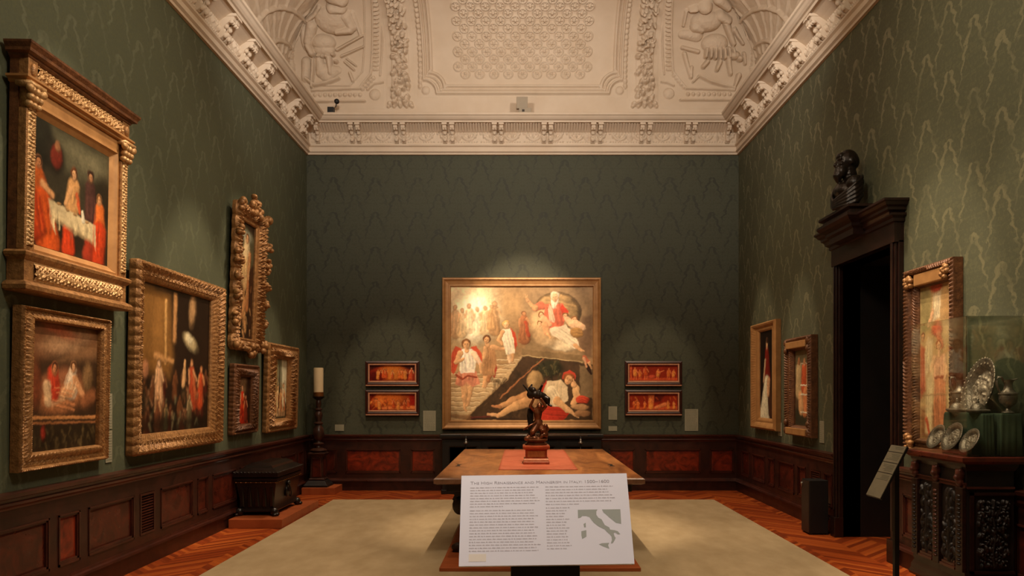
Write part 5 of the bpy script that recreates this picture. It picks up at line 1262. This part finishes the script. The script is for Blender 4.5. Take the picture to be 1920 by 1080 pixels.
def lines(name, u0, u1, v0, v1, n, seed, skip=()):
    g = random.Random(seed); mb = MB()
    for k in range(n):
        v = v0 + (v1 - v0) * k / (n - 1); u = u0; e_ = u1 - g.uniform(0, .04)
        if k in skip: e_ = u0 + (u1 - u0) * .48
        while u < e_ - .004:
            w_ = min(g.uniform(.006, .032), e_ - u); x, y = uv(u, v)
            mb.box(x, x + w_ * SW, y - .0014, y + .0016, .0, .0005)
            if g.random() < .5: mb.box(x + w_ * SW * .3, x + w_ * SW * .3 + .001, y - .0014, y + .0034, 0, .0005)
            if g.random() < .3: mb.box(x + w_ * SW * .6, x + w_ * SW * .6 + .001, y - .0034, y + .0014, 0, .0005)
            u += w_ + .005
    return bchild(mb, name, M['sign_ink'])
lines('text_column', .055, .47, .145, .36, 8, 1, (7,)); lines('text_column', .055, .47, .405, .845, 15, 2)
lines('text_column', .505, .92, .145, .345, 7, 3, (6,)); lines('text_column', .505, .655, .385, .83, 15, 4)
def text_mesh(name, body, size, x, y, mat, parent, target_w=None):
    cu = bpy.data.curves.new(name, 'FONT'); cu.body = body; cu.size = size; cu.extrude = .0002; cu.small_caps_scale = .78
    for i_, ch in enumerate(body):
        if ch.islower(): cu.body_format[i_].use_small_caps = True
    tmp = bpy.data.objects.new(name + '_tmp', cu); C.objects.link(tmp)
    dg = bpy.context.evaluated_depsgraph_get(); me = bpy.data.meshes.new_from_object(tmp.evaluated_get(dg)); bpy.data.objects.remove(tmp)
    xs = [v.co.x for v in me.vertices]
    s = target_w / (max(xs) - min(xs)) if target_w else 1
    for v in me.vertices: v.co.x *= s
    me.materials.clear(); me.materials.append(mat); o = bpy.data.objects.new(name, me); C.objects.link(o); o.parent = parent; o.location = (x, y, .0004); return o
small_caps = lambda t: t
x, y = uv(.055, .105)
parts_t = [('T', 1), ('HE', .78), (' H', 1), ('IGH', .78), (' R', 1), ('ENAISSANCE', .78), (' AND', .78), (' M', 1), ('ANNERISM', .78), (' IN', .78), (' I', 1), ('TALY', .78), (': 1500', .85), ('–', .85), ('1600', .85)]
title = text_mesh('title_text', 'The High Renaissance and Mannerism in Italy: 1500–1600', .0165, x, y, M['sign_title'], board, SW * .835)
def zq(p):
    x, y = p; t = (y - 150) / 805.0; xl = 204 - 15 * t; xr = 1680 + 100 * t; u = (x - xl) / (xr - xl)
    yt = 155 - 15 * u; yb = 970 - 30 * u; return uv(u, (y - yt) / (yb - yt))
land = [[(1253, 475), (1430, 472), (1420, 490), (1422, 520), (1440, 545), (1470, 560), (1500, 610), (1540, 630), (1550, 650), (1590, 655), (1620, 665), (1642, 690), (1620, 692), (1595, 675), (1582, 682), (1592, 710), (1602, 722), (1590, 745), (1575, 768), (1560, 768), (1568, 740), (1563, 710), (1545, 690), (1520, 670), (1500, 648), (1470, 635), (1440, 620), (1400, 590), (1375, 560), (1360, 540), (1330, 530), (1295, 530), (1280, 545), (1257, 550)],
        [(1470, 472), (1635, 470), (1648, 600), (1600, 590), (1540, 545), (1500, 510), (1485, 500)], [(1308, 602), (1328, 590), (1330, 630), (1315, 632)],
        [(1290, 665), (1335, 655), (1338, 710), (1320, 720), (1300, 732), (1292, 700)], [(1452, 777), (1480, 768), (1545, 765), (1535, 785), (1548, 815), (1520, 805), (1490, 795)]]
bm = bmesh.new()
for poly in land:
    fc = bm.faces.new([bm.verts.new((*zq(p), .0004)) for p in poly])
bmesh.ops.triangulate(bm, faces=bm.faces); me = bpy.data.meshes.new('map'); bm.to_mesh(me); bm.free(); me.materials.append(M['sign_map']); o = bpy.data.objects.new('map', me); C.objects.link(o); o.parent = board
x0, y0 = uv(.055, .955); x1, y1 = uv(.155, .875); bchild(MB().box(x0, x1, y0, y1, 0, .0005), 'stamp', M['sign_box'])
spart(MB().box(SW * .12, SW * .88, SH * .06, SH * .9, -.03, -.0125), 'back_plate', M['black_metal'])
MB().box(-.13, .13, -.06, -.03, .03, 1.06).build('sign_post', M['black_metal'], sgn, bevel=.004)
MB().box(-.20, .20, -.22, .16, .0125, .03).build('sign_foot', M['black_metal'], sgn, bevel=.004)

# ------------------------------------------------------------------ right side: black case, bust, label stand
bx = thing('equipment_case', 'plain black upright case standing by the doorway against the right wainscot', 'case', (3.335, 8.5, 0))
MB().box(-.11, .10, -.11, .12, .012, .61).build('case_body', M['black_case'], bx, bevel=.004)
MB().box(-.118, -.111, -.105, .115, .02, .60).build('case_side_panel', M['brown_side'], bx)
MB().lathe([(.008, 0), (.008, .03), (.014, .034), (.014, .05), (.004, .056)], (-.123, .09, .52), 12).build('knob', M['steel'], bx, smooth=True)
for sx in (-1, 1):
    for sy in (-1, 1): MB().box(sx * .09 - .012, sx * .09 + .012, sy * .095 - .012, sy * .095 + .012, 0, .012).build('case_foot', M['black_metal'], bx)

bu = thing('bust', 'dark bronze bust of a bearded man on top of the doorway', 'bust', (3.355, 7.70, 3.475))
mb = MB()   # faces the room: -x is forward
mb.ell((.0, 0, .15), (.125, .175, .15)); mb.ell((-.02, 0, .08), (.105, .135, .09)); mb.ell((.015, -.13, .25), (.09, .085, .085)); mb.ell((.015, .13, .25), (.09, .085, .085)); mb.ell((.03, 0, .28), (.085, .15, .07)); mb.ell((-.06, 0, .20), (.075, .13, .09))
mb.limb([(.03, 0, .27), (.01, 0, .42)], [.082, .07])
mb.ell((.0, 0, .515), (.108, .086, .115)); mb.ell((-.045, 0, .465), (.072, .068, .095)); mb.ell((.045, 0, .50), (.07, .075, .085))
mb.ell((-.093, 0, .522), (.022, .062, .017)); mb.limb([(-.108, 0, .51), (-.132, 0, .468)], [.013, .021]); mb.ell((-.085, 0, .555), (.035, .06, .04))
for sy in (-1, 1): mb.ell((.01, sy * .085, .495), (.026, .012, .036)); mb.ell((-.082, sy * .04, .47), (.026, .026, .026)); mb.ell((-.07, sy * .04, .40), (.045, .03, .06)); mb.ell((-.112, sy * .02, .438), (.02, .024, .013))
mb.limb([(-.085, 0, .415), (-.105, 0, .36), (-.10, 0, .305)], [.056, .05, .026])
mb.build('bust_body', M['bronze_black'], bu, remesh=.0075)
mb = MB()
for sy in (-1, 1):
    for k in range(5):
        pts = [(.10, sy * .10, .33 - k * .035), (.06, sy * .185, .29 - k * .045), (-.01, sy * .205, .225 - k * .045), (-.08, sy * .165, .16 - k * .035), (-.135, sy * .08, .115 - k * .025), (-.15, 0, .095 - k * .02)]
        if sy > 0: pts = [(x, y * .93, z + .10 * max(0, y / .2)) for x, y, z in pts]
        mb.limb(pts, [.017, .02, .021, .02, .018, .018], 8)
mb.build('drapery', M['bronze_black'], bu, remesh=.007)
smooth_by_angle(MB().lathe([(.115, 0), (.12, .01), (.12, .03), (.10, .04), (.10, .09)], n=28).build('socle', M['bronze_black'], bu), 40)

ls = thing('label_stand', 'slim black stand with a sloping grey label, beside the showcase cabinet', 'label stand', (2.20, 4.40, .0125))
MB().box(-.16, .10, -.10, .12, 0, .012).build('stand_foot', M['black_metal'], ls, bevel=.003)
MB().box(-.013, .013, -.013, .013, .012, 1.20).build('stand_post', M['black_metal'], ls)
lt = Vector((.02, 0, 1.275)); lb = Vector((-.135, 0, .972)); d_ = (lt - lb).normalized(); nn = Vector((-d_.z, 0, d_.x)); L = (lt - lb).length
def lslab(y0, y1, t0, t1, a, b, name, mat, par):
    mb = MB(); pts = [lb + d_ * (L * t) for t in (t0, t1)]
    mb.loft([[tuple(p + nn * h + Vector((0, yy, 0))) for (yy, h) in ((y0, a), (y1, a), (y1, b), (y0, b))] for p in pts]); return mb.build(name, mat, par)
pn = lslab(-.09, .09, 0, 1, -.012, 0, 'label_panel', M['black_metal'], ls)
lc = lslab(-.088, .088, .01, .99, 0, .003, 'label_card', M['label_card'], ls)
g = random.Random(4)
for (t0, n_) in ((.96, 2), (.83, 5), (.62, 5), (.42, 4)):
    for k in range(n_): lslab(-.07, -.07 + g.uniform(.08, .14), t0 - .026 * k - .008, t0 - .026 * k, .003, .0036, 'printed_line', M['card_ink'], lc)
for t in (.86, .66, .46): lslab(-.086, .086, t, t + .012, .003, .0036, 'dividing_line', M['black_metal'], lc)

# ------------------------------------------------------------------ carved showcase cabinet
cb = thing('showcase_cabinet', 'dark carved wooden cabinet carrying the glass showcase, right foreground', 'cabinet', (3.29, 5.56, 0))
X0, X1, Y0_, Y1_ = -.18, .15, -.33, .36
MB().box(X0, X1, Y0_, Y1_, .28, 1.10).build('carcass', M['ebony'], cb)
cx_, cy_ = (X0 + X1) / 2, (Y0_ + Y1_) / 2; hx_, hy_ = (X1 - X0) / 2, (Y1_ - Y0_) / 2
MB().rects([(hx_ + .03, hy_ + .03, .17), (hx_ + .035, hy_ + .035, .19), (hx_ + .02, hy_ + .02, .22), (hx_ + .02, hy_ + .02, .25), (hx_ + .005, hy_ + .005, .28), (hx_ + .005, hy_ + .005, .30)], (cx_, cy_, 0)).build('cabinet_base', M['door_wood'], cb)
MB().rects([(hx_ + .005, hy_ + .005, 1.05), (hx_ + .02, hy_ + .02, 1.08), (hx_ + .025, hy_ + .025, 1.11)], (cx_, cy_, 0)).build('frieze_moulding', M['door_wood'], cb)
MB().rects([(hx_ + .05, hy_ + .03, 1.10), (hx_ + .075, hy_ + .045, 1.118), (hx_ + .075, hy_ + .045, 1.145), (hx_ + .065, hy_ + .035, 1.15)], (cx_ + .02, cy_, 0)).build('cabinet_top', M['wood_panel'], cb)
for sx in (-1, 1):
    for sy in (-1, 1): smooth_by_angle(MB().lathe([(.03, 0), (.055, .03), (.062, .08), (.05, .13), (.035, .15), (.04, .172)], (cx_ + sx * (hx_ - .03), cy_ + sy * (hy_ - .03), 0), 20).build('bun_foot', M['ebony'], cb), 60)
mb = MB(); mb.box(X0 - .012, X0, Y0_, Y1_, .93, .955); mb.box(X0 - .02, X0, Y0_, Y1_, .955, .965); mb.box(X0, X1, Y0_ - .014, Y0_, .925, .94); mb.build('drawer_rail', M['wood_rail'], cb)
mb = MB(); mb.box(X0 - .014, X0, Y0_, Y1_, .30, .335); mb.build('lower_rail', M['door_wood'], cb)
ys = (Y0_ + .045, cy_, Y1_ - .045)
for k, yy in enumerate(ys):
    MB().box(X0 - .03, X0, yy - .042, yy + .042, .335, .93).build('pilaster', M['door_wood'], cb, bevel=.004)
    mb = MB()
    for j in range(17): mb.ell((X0 - .032, yy, .39 + j * .030), (.012, .022, .011), None, 10, 6)
    mb.build('carved_pilaster_beads', M['wood_rail'] if k == 1 else M['ebony'], cb, smooth=True)
    mb = MB(); mb.ell((X0 - .02, yy, 1.02), (.035, .032, .045)); mb.ell((X0 - .045, yy, 1.0), (.022, .02, .022)); mb.ell((X0 - .03, yy - .02, 1.045), (.015, .012, .018)); mb.ell((X0 - .03, yy + .02, 1.045), (.015, .012, .018)); mb.ell((X0 - .02, yy, .965), (.03, .028, .03))
    mb.build('carved_lion_mask', M['wood_rail'], cb, remesh=.006)
def relief_panel(a0, a1, z0, z1, axis, seed, dens, name='carved_panel', q=1):
    R = Relief(a1 - a0, z1 - z0, (0, 0, 100, 160), 70); g = random.Random(seed)
    for k in range(dens):
        x = g.uniform(8, 50); y = g.uniform(8, 152); rr = g.uniform(4, 11) * q
        for xx in (x, 100 - x): R.ell(xx, y, rr, rr * g.uniform(.8, 1.6), g.uniform(.010, .028), g.uniform(-40, 40))
    R.path([(50, 6), (46, 40), (54, 80), (46, 120), (50, 154)], 4, .022)
    ny, nx = R.H.shape; P = np.zeros((ny, nx, 3)); T = np.linspace(a1, a0, nx)[None] if axis == 'x' else np.linspace(a0, a1, nx)[None]; Zz = np.linspace(z1, z0, ny)[:, None]
    if axis == 'x': P[..., 0] = X0 - .002 - R.H; P[..., 1] = T; P[..., 2] = Zz
    else: P[..., 0] = T; P[..., 1] = Y0_ - .002 - R.H; P[..., 2] = Zz
    return MB().grid(P[::-1]).build(name, M['ebony'], cb, smooth=True)
relief_panel(ys[0] + .05, ys[1] - .05, .36, .91, 'x', 1, 34); relief_panel(ys[1] + .05, ys[2] - .05, .36, .91, 'x', 2, 34)
relief_panel(X0 + .06, X1 - .02, .36, .86, 'y', 3, 150, 'carved_side_panel', .55)
mb = MB()
for (a, b, c, d) in ((X0 + .02, X1, .33, .35), (X0 + .02, X1, .88, .90)): mb.box(a, b, Y0_ - .014, Y0_, c, d)
mb.box(X0 + .02, X0 + .045, Y0_ - .014, Y0_, .33, .90); mb.build('side_panel_frame', M['door_wood'], cb)
for yc_ in ((ys[0] + ys[1]) / 2, (ys[1] + ys[2]) / 2):
    mb = MB()
    for k, w_ in enumerate((.075, .062, .05)): mb.box(X0 - .03 + k * .009, X0, yc_ - w_ - .02, yc_ + w_ + .02, .335 + k * .02, .353 + k * .02)
    mb.build('panel_step', M['wood_rail'], cb)

# glass showcase
gx0, gx1, gy0, gy1, gz0, gz1 = 3.09, 3.525, 5.20, 5.93, 1.152, 2.13
gc = thing('glass_showcase', 'clear glass showcase box on the carved cabinet', 'display case', ((gx0 + gx1) / 2, (gy0 + gy1) / 2, gz0))
ox, oy = (gx0 + gx1) / 2, (gy0 + gy1) / 2; a_, b_ = (gx1 - gx0) / 2, (gy1 - gy0) / 2; hh = gz1 - gz0; t_ = .005
MB().box(-a_, -a_ + t_, -b_, b_, 0, hh).build('glass_pane', M['glass'], gc); MB().box(a_ - t_, a_, -b_, b_, 0, hh).build('glass_pane', M['glass'], gc)
MB().box(-a_ + t_, a_ - t_, -b_, -b_ + t_, 0, hh).build('glass_pane', M['glass'], gc); MB().box(-a_ + t_, a_ - t_, b_ - t_, b_, 0, hh).build('glass_pane', M['glass'], gc)
MB().box(-a_, a_, -b_, b_, hh, hh + t_).build('glass_lid', M['glass'], gc)
mb = MB()
for sx in (-1, 1):
    for sy in (-1, 1): mb.box(sx * a_ - .0025, sx * a_ + .0025, sy * b_ - .0025, sy * b_ + .0025, 0, hh + t_)
mb.build('polished_corner_edge', M['acrylic'], gc)
# velvet risers
def velvet(name, x0, x1, y0, y1, z1, label, seed):
    mb = MB(); n = 44; rings = []; g = random.Random(seed)
    base = []
    for k in range(n):
        t = k / n * 4; s, f = int(t), t - int(t)
        base.append([(x0 + (x1 - x0) * f, y0), (x1, y0 + (y1 - y0) * f), (x1 - (x1 - x0) * f, y1), (x0, y1 - (y1 - y0) * f)][s])
    cx, cy = (x0 + x1) / 2, (y0 + y1) / 2
    for z, k_, am in ((gz0 + .002, 1.0, .012), (gz0 + (z1 - gz0) * .4, .985, .010), (z1 - .02, .96, .005), (z1 - .004, .95, 0), (z1, .92, 0)):
        ring_ = []
        for i, (x, y) in enumerate(base):
            w_ = am * math.sin(i * 1.9 + seed) ; ring_.append((cx + (x - cx) * k_ + w_ * (1 if x > cx else -1) * .6, cy + (y - cy) * k_ + w_ * (1 if y > cy else -1) * .6, z))
        rings.append(ring_)
    mb.loft(rings); o = mb.build(name, M['velvet_green'], smooth=True); tag(o, label, 'display riser'); return o
velvet('velvet_riser', 3.347, 3.50, 5.225, 5.335, 1.452, 'green velvet draped riser under the right ewer in the showcase', 1)
velvet('velvet_riser', 3.235, 3.315, 5.24, 5.74, 1.452, 'green velvet draped riser under the two domed dishes in the showcase', 2)
velvet('velvet_riser', 3.347, 3.46, 5.36, 5.71, 1.378, 'low green velvet riser behind the domed dishes, under the great oval dish', 3)
velvet('velvet_riser', 3.36, 3.50, 5.79, 5.915, 1.462, 'green velvet riser under the far ewer in the showcase', 4)
# dishes: local disc with axis z, turned to face the room and lean back
def dish(name, label, c, r, lean, depth, mat, group=None, turn=0):
    root = thing(name, label, 'dish', mtx=Matrix.Translation(c) @ Matrix.Rotation(math.radians(-turn), 4, 'Z') @ Matrix.Rotation(math.radians(-90 + lean), 4, 'Y'), group=group)
    n = 40
    MB().lathe([(r * .2, -.006), (r * .62, -.004), (r * .70, r * .10 * depth), (r * .97, r * .16 * depth), (r, r * .17 * depth), (r, r * .17 * depth + .005), (r * .96, r * .17 * depth + .007), (r * .70, r * .10 * depth + .006), (r * .60, .003), (r * .2, .003)], n=n).build('dish_body', M['silver'], root, smooth=True)
    R = Relief(2 * r * .7, 2 * r * .7, (-1, -1, 1, 1), 60, 4); g = random.Random(int(c[1] * 100))
    for k in range(46):
        a = g.uniform(0, 2 * PI); rr = g.uniform(.0, .85); R.ell(rr * math.cos(a), rr * math.sin(a), g.uniform(.05, .14), g.uniform(.05, .2), r * g.uniform(.02, .07), g.uniform(0, 180))
    R.ell(0, 0, .2, .3, r * .08)
    ny, nx = R.H.shape; X, Y = np.meshgrid(np.linspace(-r * .7, r * .7, nx), np.linspace(-r * .7, r * .7, ny))
    rad = np.hypot(X, Y); k_ = np.minimum(1, r * .7 / np.maximum(rad, 1e-6)); P = np.stack([X * k_, Y * k_, .004 + R.H * (rad < r * .68)], -1)
    MB().grid(P).build('chased_centre', M['silver_chased'], root, smooth=True)
    mb = MB()
    for k in range(36):
        a = 2 * PI * k / 36; mb.ell((r * .985 * math.cos(a), r * .985 * math.sin(a), r * .17 * depth + .006), (r * .04, r * .04, r * .016), None, 8, 5)
    for k in range(24):
        a = 2 * PI * k / 24; mb.ell((r * .84 * math.cos(a), r * .84 * math.sin(a), r * .135 * depth + .006), (r * .06, r * .06, r * .014), None, 8, 5)
    mb.build('embossed_rim', M['silver_chased'], root, smooth=True)
    return root
dish('silver_dish', 'great silver dish with embossed rim propped upright, largest piece in the showcase', (3.43, 5.56, 1.625), .231, 14, 1.0, M['silver'], None, 7)
gp = 'small silver plates propped along the showcase front'
dish('silver_plate', 'small silver plate propped low in the showcase, farthest left of the three', (3.172, 5.70, 1.256), .10, 26, 1, M['silver'], gp)
dish('silver_plate', 'small silver plate propped low in the showcase, middle of the three', (3.172, 5.485, 1.268), .112, 25, 1, M['silver'], gp)
dish('silver_plate', 'small silver plate propped low in the showcase, nearest the glass corner', (3.172, 5.275, 1.252), .095, 28, 1, M['silver'], gp)
def tazza(y, r, label):
    root = thing('domed_dish', label, 'dish', (3.258, y, 1.452), group='domed silver dishes in the showcase')
    smooth_by_angle(MB().lathe([(.05, 0), (r * .8, .004), (r, .016), (r, .022), (r * .9, .026), (r * .62, .03), (r * .55, .05), (r * .32, .068), (r * .1, .074)], n=36).build('dish_body', M['silver'], root), 50)
    MB().lathe([(r * .12, .072), (r * .16, .082), (r * .08, .09), (r * .13, .10), (.002, .108)], n=16).build('finial', M['silver'], root, smooth=True)
tazza(5.60, .076, 'low domed silver dish on the velvet riser, left of the two'); tazza(5.345, .080, 'low domed silver dish on the velvet riser, right of the two')
def ewer(c, label, s=1.0):
    root = thing('silver_ewer', label, 'ewer', c, group='silver ewers in the showcase')
    k = lambda p: [(r * s, z * s) for r, z in p]
    smooth_by_angle(MB().lathe(k([(.035, 0), (.04, .006), (.02, .02), (.014, .035), (.025, .045), (.05, .07), (.058, .10), (.055, .125), (.06, .13), (.06, .14), (.045, .145), (.03, .165), (.024, .19), (.028, .21), (.036, .225), (.04, .232), (.034, .228), (.022, .2)]), n=28).build('ewer_body', M['silver'], root), 50)
    MB().tube([tuple(s * v for v in p) for p in ((-.03, .0, .222), (-.045, 0, .25), (-.07, 0, .252), (-.082, 0, .225), (-.075, 0, .185), (-.055, 0, .14))], [.007 * s, .008 * s, .009 * s, .009 * s, .008 * s, .006 * s], 8).build('ewer_handle', M['silver'], root, smooth=True)
    MB().loft([[(x * s, y * s, z * s) for x, y, z in r_] for r_ in ([(.03, -.02, .225), (.03, .02, .225), (.03, .02, .233), (.03, -.02, .233)], [(.066, -.006, .238), (.066, .006, .238), (.066, .006, .243), (.066, -.006, .243)])]).build('spout', M['silver'], root)
    MB().lathe(k([(.058, .132), (.063, .135), (.058, .139)]), n=28).build('chased_band', M['silver_chased'], root, smooth=True)
ewer((3.425, 5.268, 1.453), 'silver ewer with looped handle at the right of the showcase', 1.02)
ewer((3.435, 5.862, 1.463), 'silver ewer half hidden behind the great dish in the showcase', 1.02)
for yy in (5.60, 5.39):
    tag(MB().box(3.20, 3.228, yy - .025, yy + .025, gz0, gz0 + .075).build('acrylic_block', M['acrylic'], bevel=.003), 'small clear block between the %s small silver plates' % ('far two' if yy > 5.5 else 'near two'), 'display block', 'clear blocks between the plates')

# ------------------------------------------------------------------ small devices on the cornice
scam = thing('security_camera', 'small black camera box on the cornice in the left corner', 'camera', (-3.07, 11.97, 6.06))
MB().box(-.05, .05, -.05, .05, 0, .105).build('camera_body', M['black_case'], scam, bevel=.006)
MB().tube([(.03, .02, .09), (.07, .03, .14), (.075, .03, .2)], .008).build('bracket_arm', M['black_case'], scam, smooth=True)
MB().ell((.085, .02, .215), (.042, .042, .042)).build('camera_dome', M['black_case'], scam, smooth=True)
det = thing('detector', 'small grey box detector on the cornice below the central ceiling panel', 'detector', (0.0, 12.0, 6.06))
MB().box(-.06, .14, -.04, .04, 0, .10).build('lower_box', M['grey_case'], det, bevel=.006)
MB().box(-.10, .08, -.02, .05, .10, .29).build('upper_box', M['grey_case'], det, bevel=.006)
MB().box(-.01, .03, -.045, -.035, .04, .075).build('sensor_window', M['brown_side'], det)
# ------------------------------------------------------------------ camera, lamps, exposure
cd = bpy.data.cameras.new('camera'); cam = bpy.data.objects.new('camera', cd); C.objects.link(cam)
cam.location = (0, 0, EYE); cam.rotation_euler = (PI / 2, 0, 0)
cd.sensor_width = 36; cd.lens = F / 1920 * 36; cd.shift_x = -20 / 1920; cd.shift_y = 196 / 1920
cd.clip_start = .05
sc = bpy.context.scene; sc.camera = cam
sc.view_settings.view_transform = 'Standard'; sc.view_settings.look = 'None'; sc.view_settings.exposure = 0; sc.view_settings.gamma = 1
sc.view_settings.use_curve_mapping = False
w = bpy.data.worlds.new('world'); sc.world = w; w.use_nodes = True
w.node_tree.nodes['Background'].inputs[0].default_value = (.9, .75, .55, 1); w.node_tree.nodes['Background'].inputs[1].default_value = 0.0
WARM = (1, .78, .54)
SPOT_K = 2.3
def spot(loc, target, power, size, blend=.6, col=WARM, rad=.04):
    l = bpy.data.lights.new('track_or_fill_spot', 'SPOT'); l.energy = power * (SPOT_K if col == WARM else 1); l.spot_size = math.radians(size); l.spot_blend = blend; l.color = col; l.shadow_soft_size = rad  # serves the picture lights and the added fill spots alike
    o = bpy.data.objects.new('track_or_fill_spot', l); C.objects.link(o); o.location = loc
    o.rotation_euler = (Vector(target) - Vector(loc)).to_track_quat('-Z', 'Y').to_euler(); return o
# general fill for the room: an unseen point lamp added above the frame
l = bpy.data.lights.new('room_fill', 'POINT'); l.energy = 270; l.color = (1, .86, .66); l.shadow_soft_size = .35
o = bpy.data.objects.new('room_fill', l); C.objects.link(o); o.location = (.3, 3.4, 5.6)
# unseen upward spots added to brighten the cove
for x in (-1.6, 1.6):
    spot((x, 6.4, 5.75), (x * 1.25, 12.2, 6.9), 460, 95, .8, (1, .875, .76), .2)
# picture lights on the ceiling track (left wall, end wall, right wall)
TZ_ = 6.6
for yy, zz, p, s in ((5.75, 3.1, 200, 24), (6.0, 1.85, 190, 20), (8.05, 2.0, 330, 26), (9.4, 3.0, 200, 22), (8.9, 1.55, 90, 12), (10.5, 1.7, 220, 15)):
    spot((-.9, yy - .2, TZ_), (-HALF, yy, zz), p, s)
for xx, zz, p, s in ((0, 2.4, 760, 26), (-2.15, 1.6, 230, 18), (2.15, 1.6, 230, 18)):
    spot((xx, 8.2, TZ_), (xx, BACK, zz), p, s)
for yy, zz, p, s in ((11.0, 2.0, 150, 18), (9.5, 1.9, 190, 16), (6.3, 2.1, 260, 22)):
    spot((1.2, yy - .1, TZ_), (HALF, yy, zz), p, s)
spot((0, 7.6, TZ_), (0, BACK, 2.2), 150, 44, 1.0)              # wide unseen spot added as a wash over the end wall
for a_, b_, c_, pw, sz in ((1.4, 6.4, (-HALF, 6.6, 3.6), 170, 62), (1.4, 9.0, (-HALF, 9.6, 3.2), 80, 50), (-1.4, 5.4, (HALF, 5.2, 3.6), 210, 60), (-1.4, 9.2, (HALF, 9.6, 3.2), 120, 46)):
    spot((a_, b_, 6.3), c_, pw, sz, 1.0)                        # unseen spots added to brighten the side walls
spot((.2, 6.9, TZ_), (.2, 8.5, .85), 480, 34)
spot((.9, 6.4, 6.0), (PX_, PY_, 1.25), 110, 12)                    # added to brighten the bronze group                     # table
spot((-.6, 1.2, 5.6), (.1, 2.7, 1.1), 520, 26, .6, (1, .90, .86), .12)           # reading panel
spot((-1.9, 10.2, TZ_), (-3.26, 11.92, 1.5), 120, 16)             # candlestick
spot((2.0, 4.2, TZ_), (3.35, 5.6, 1.7), 230, 24)                   # showcase
for x, y in ((-3.0, 6.5), (3.0, 6.6), (-2.2, 10.4), (2.2, 10.2)):
    spot((x * .6, y, TZ_), (x, y, 0), 300, 50, .9)                # floor wash: unseen spots added to brighten the parquet
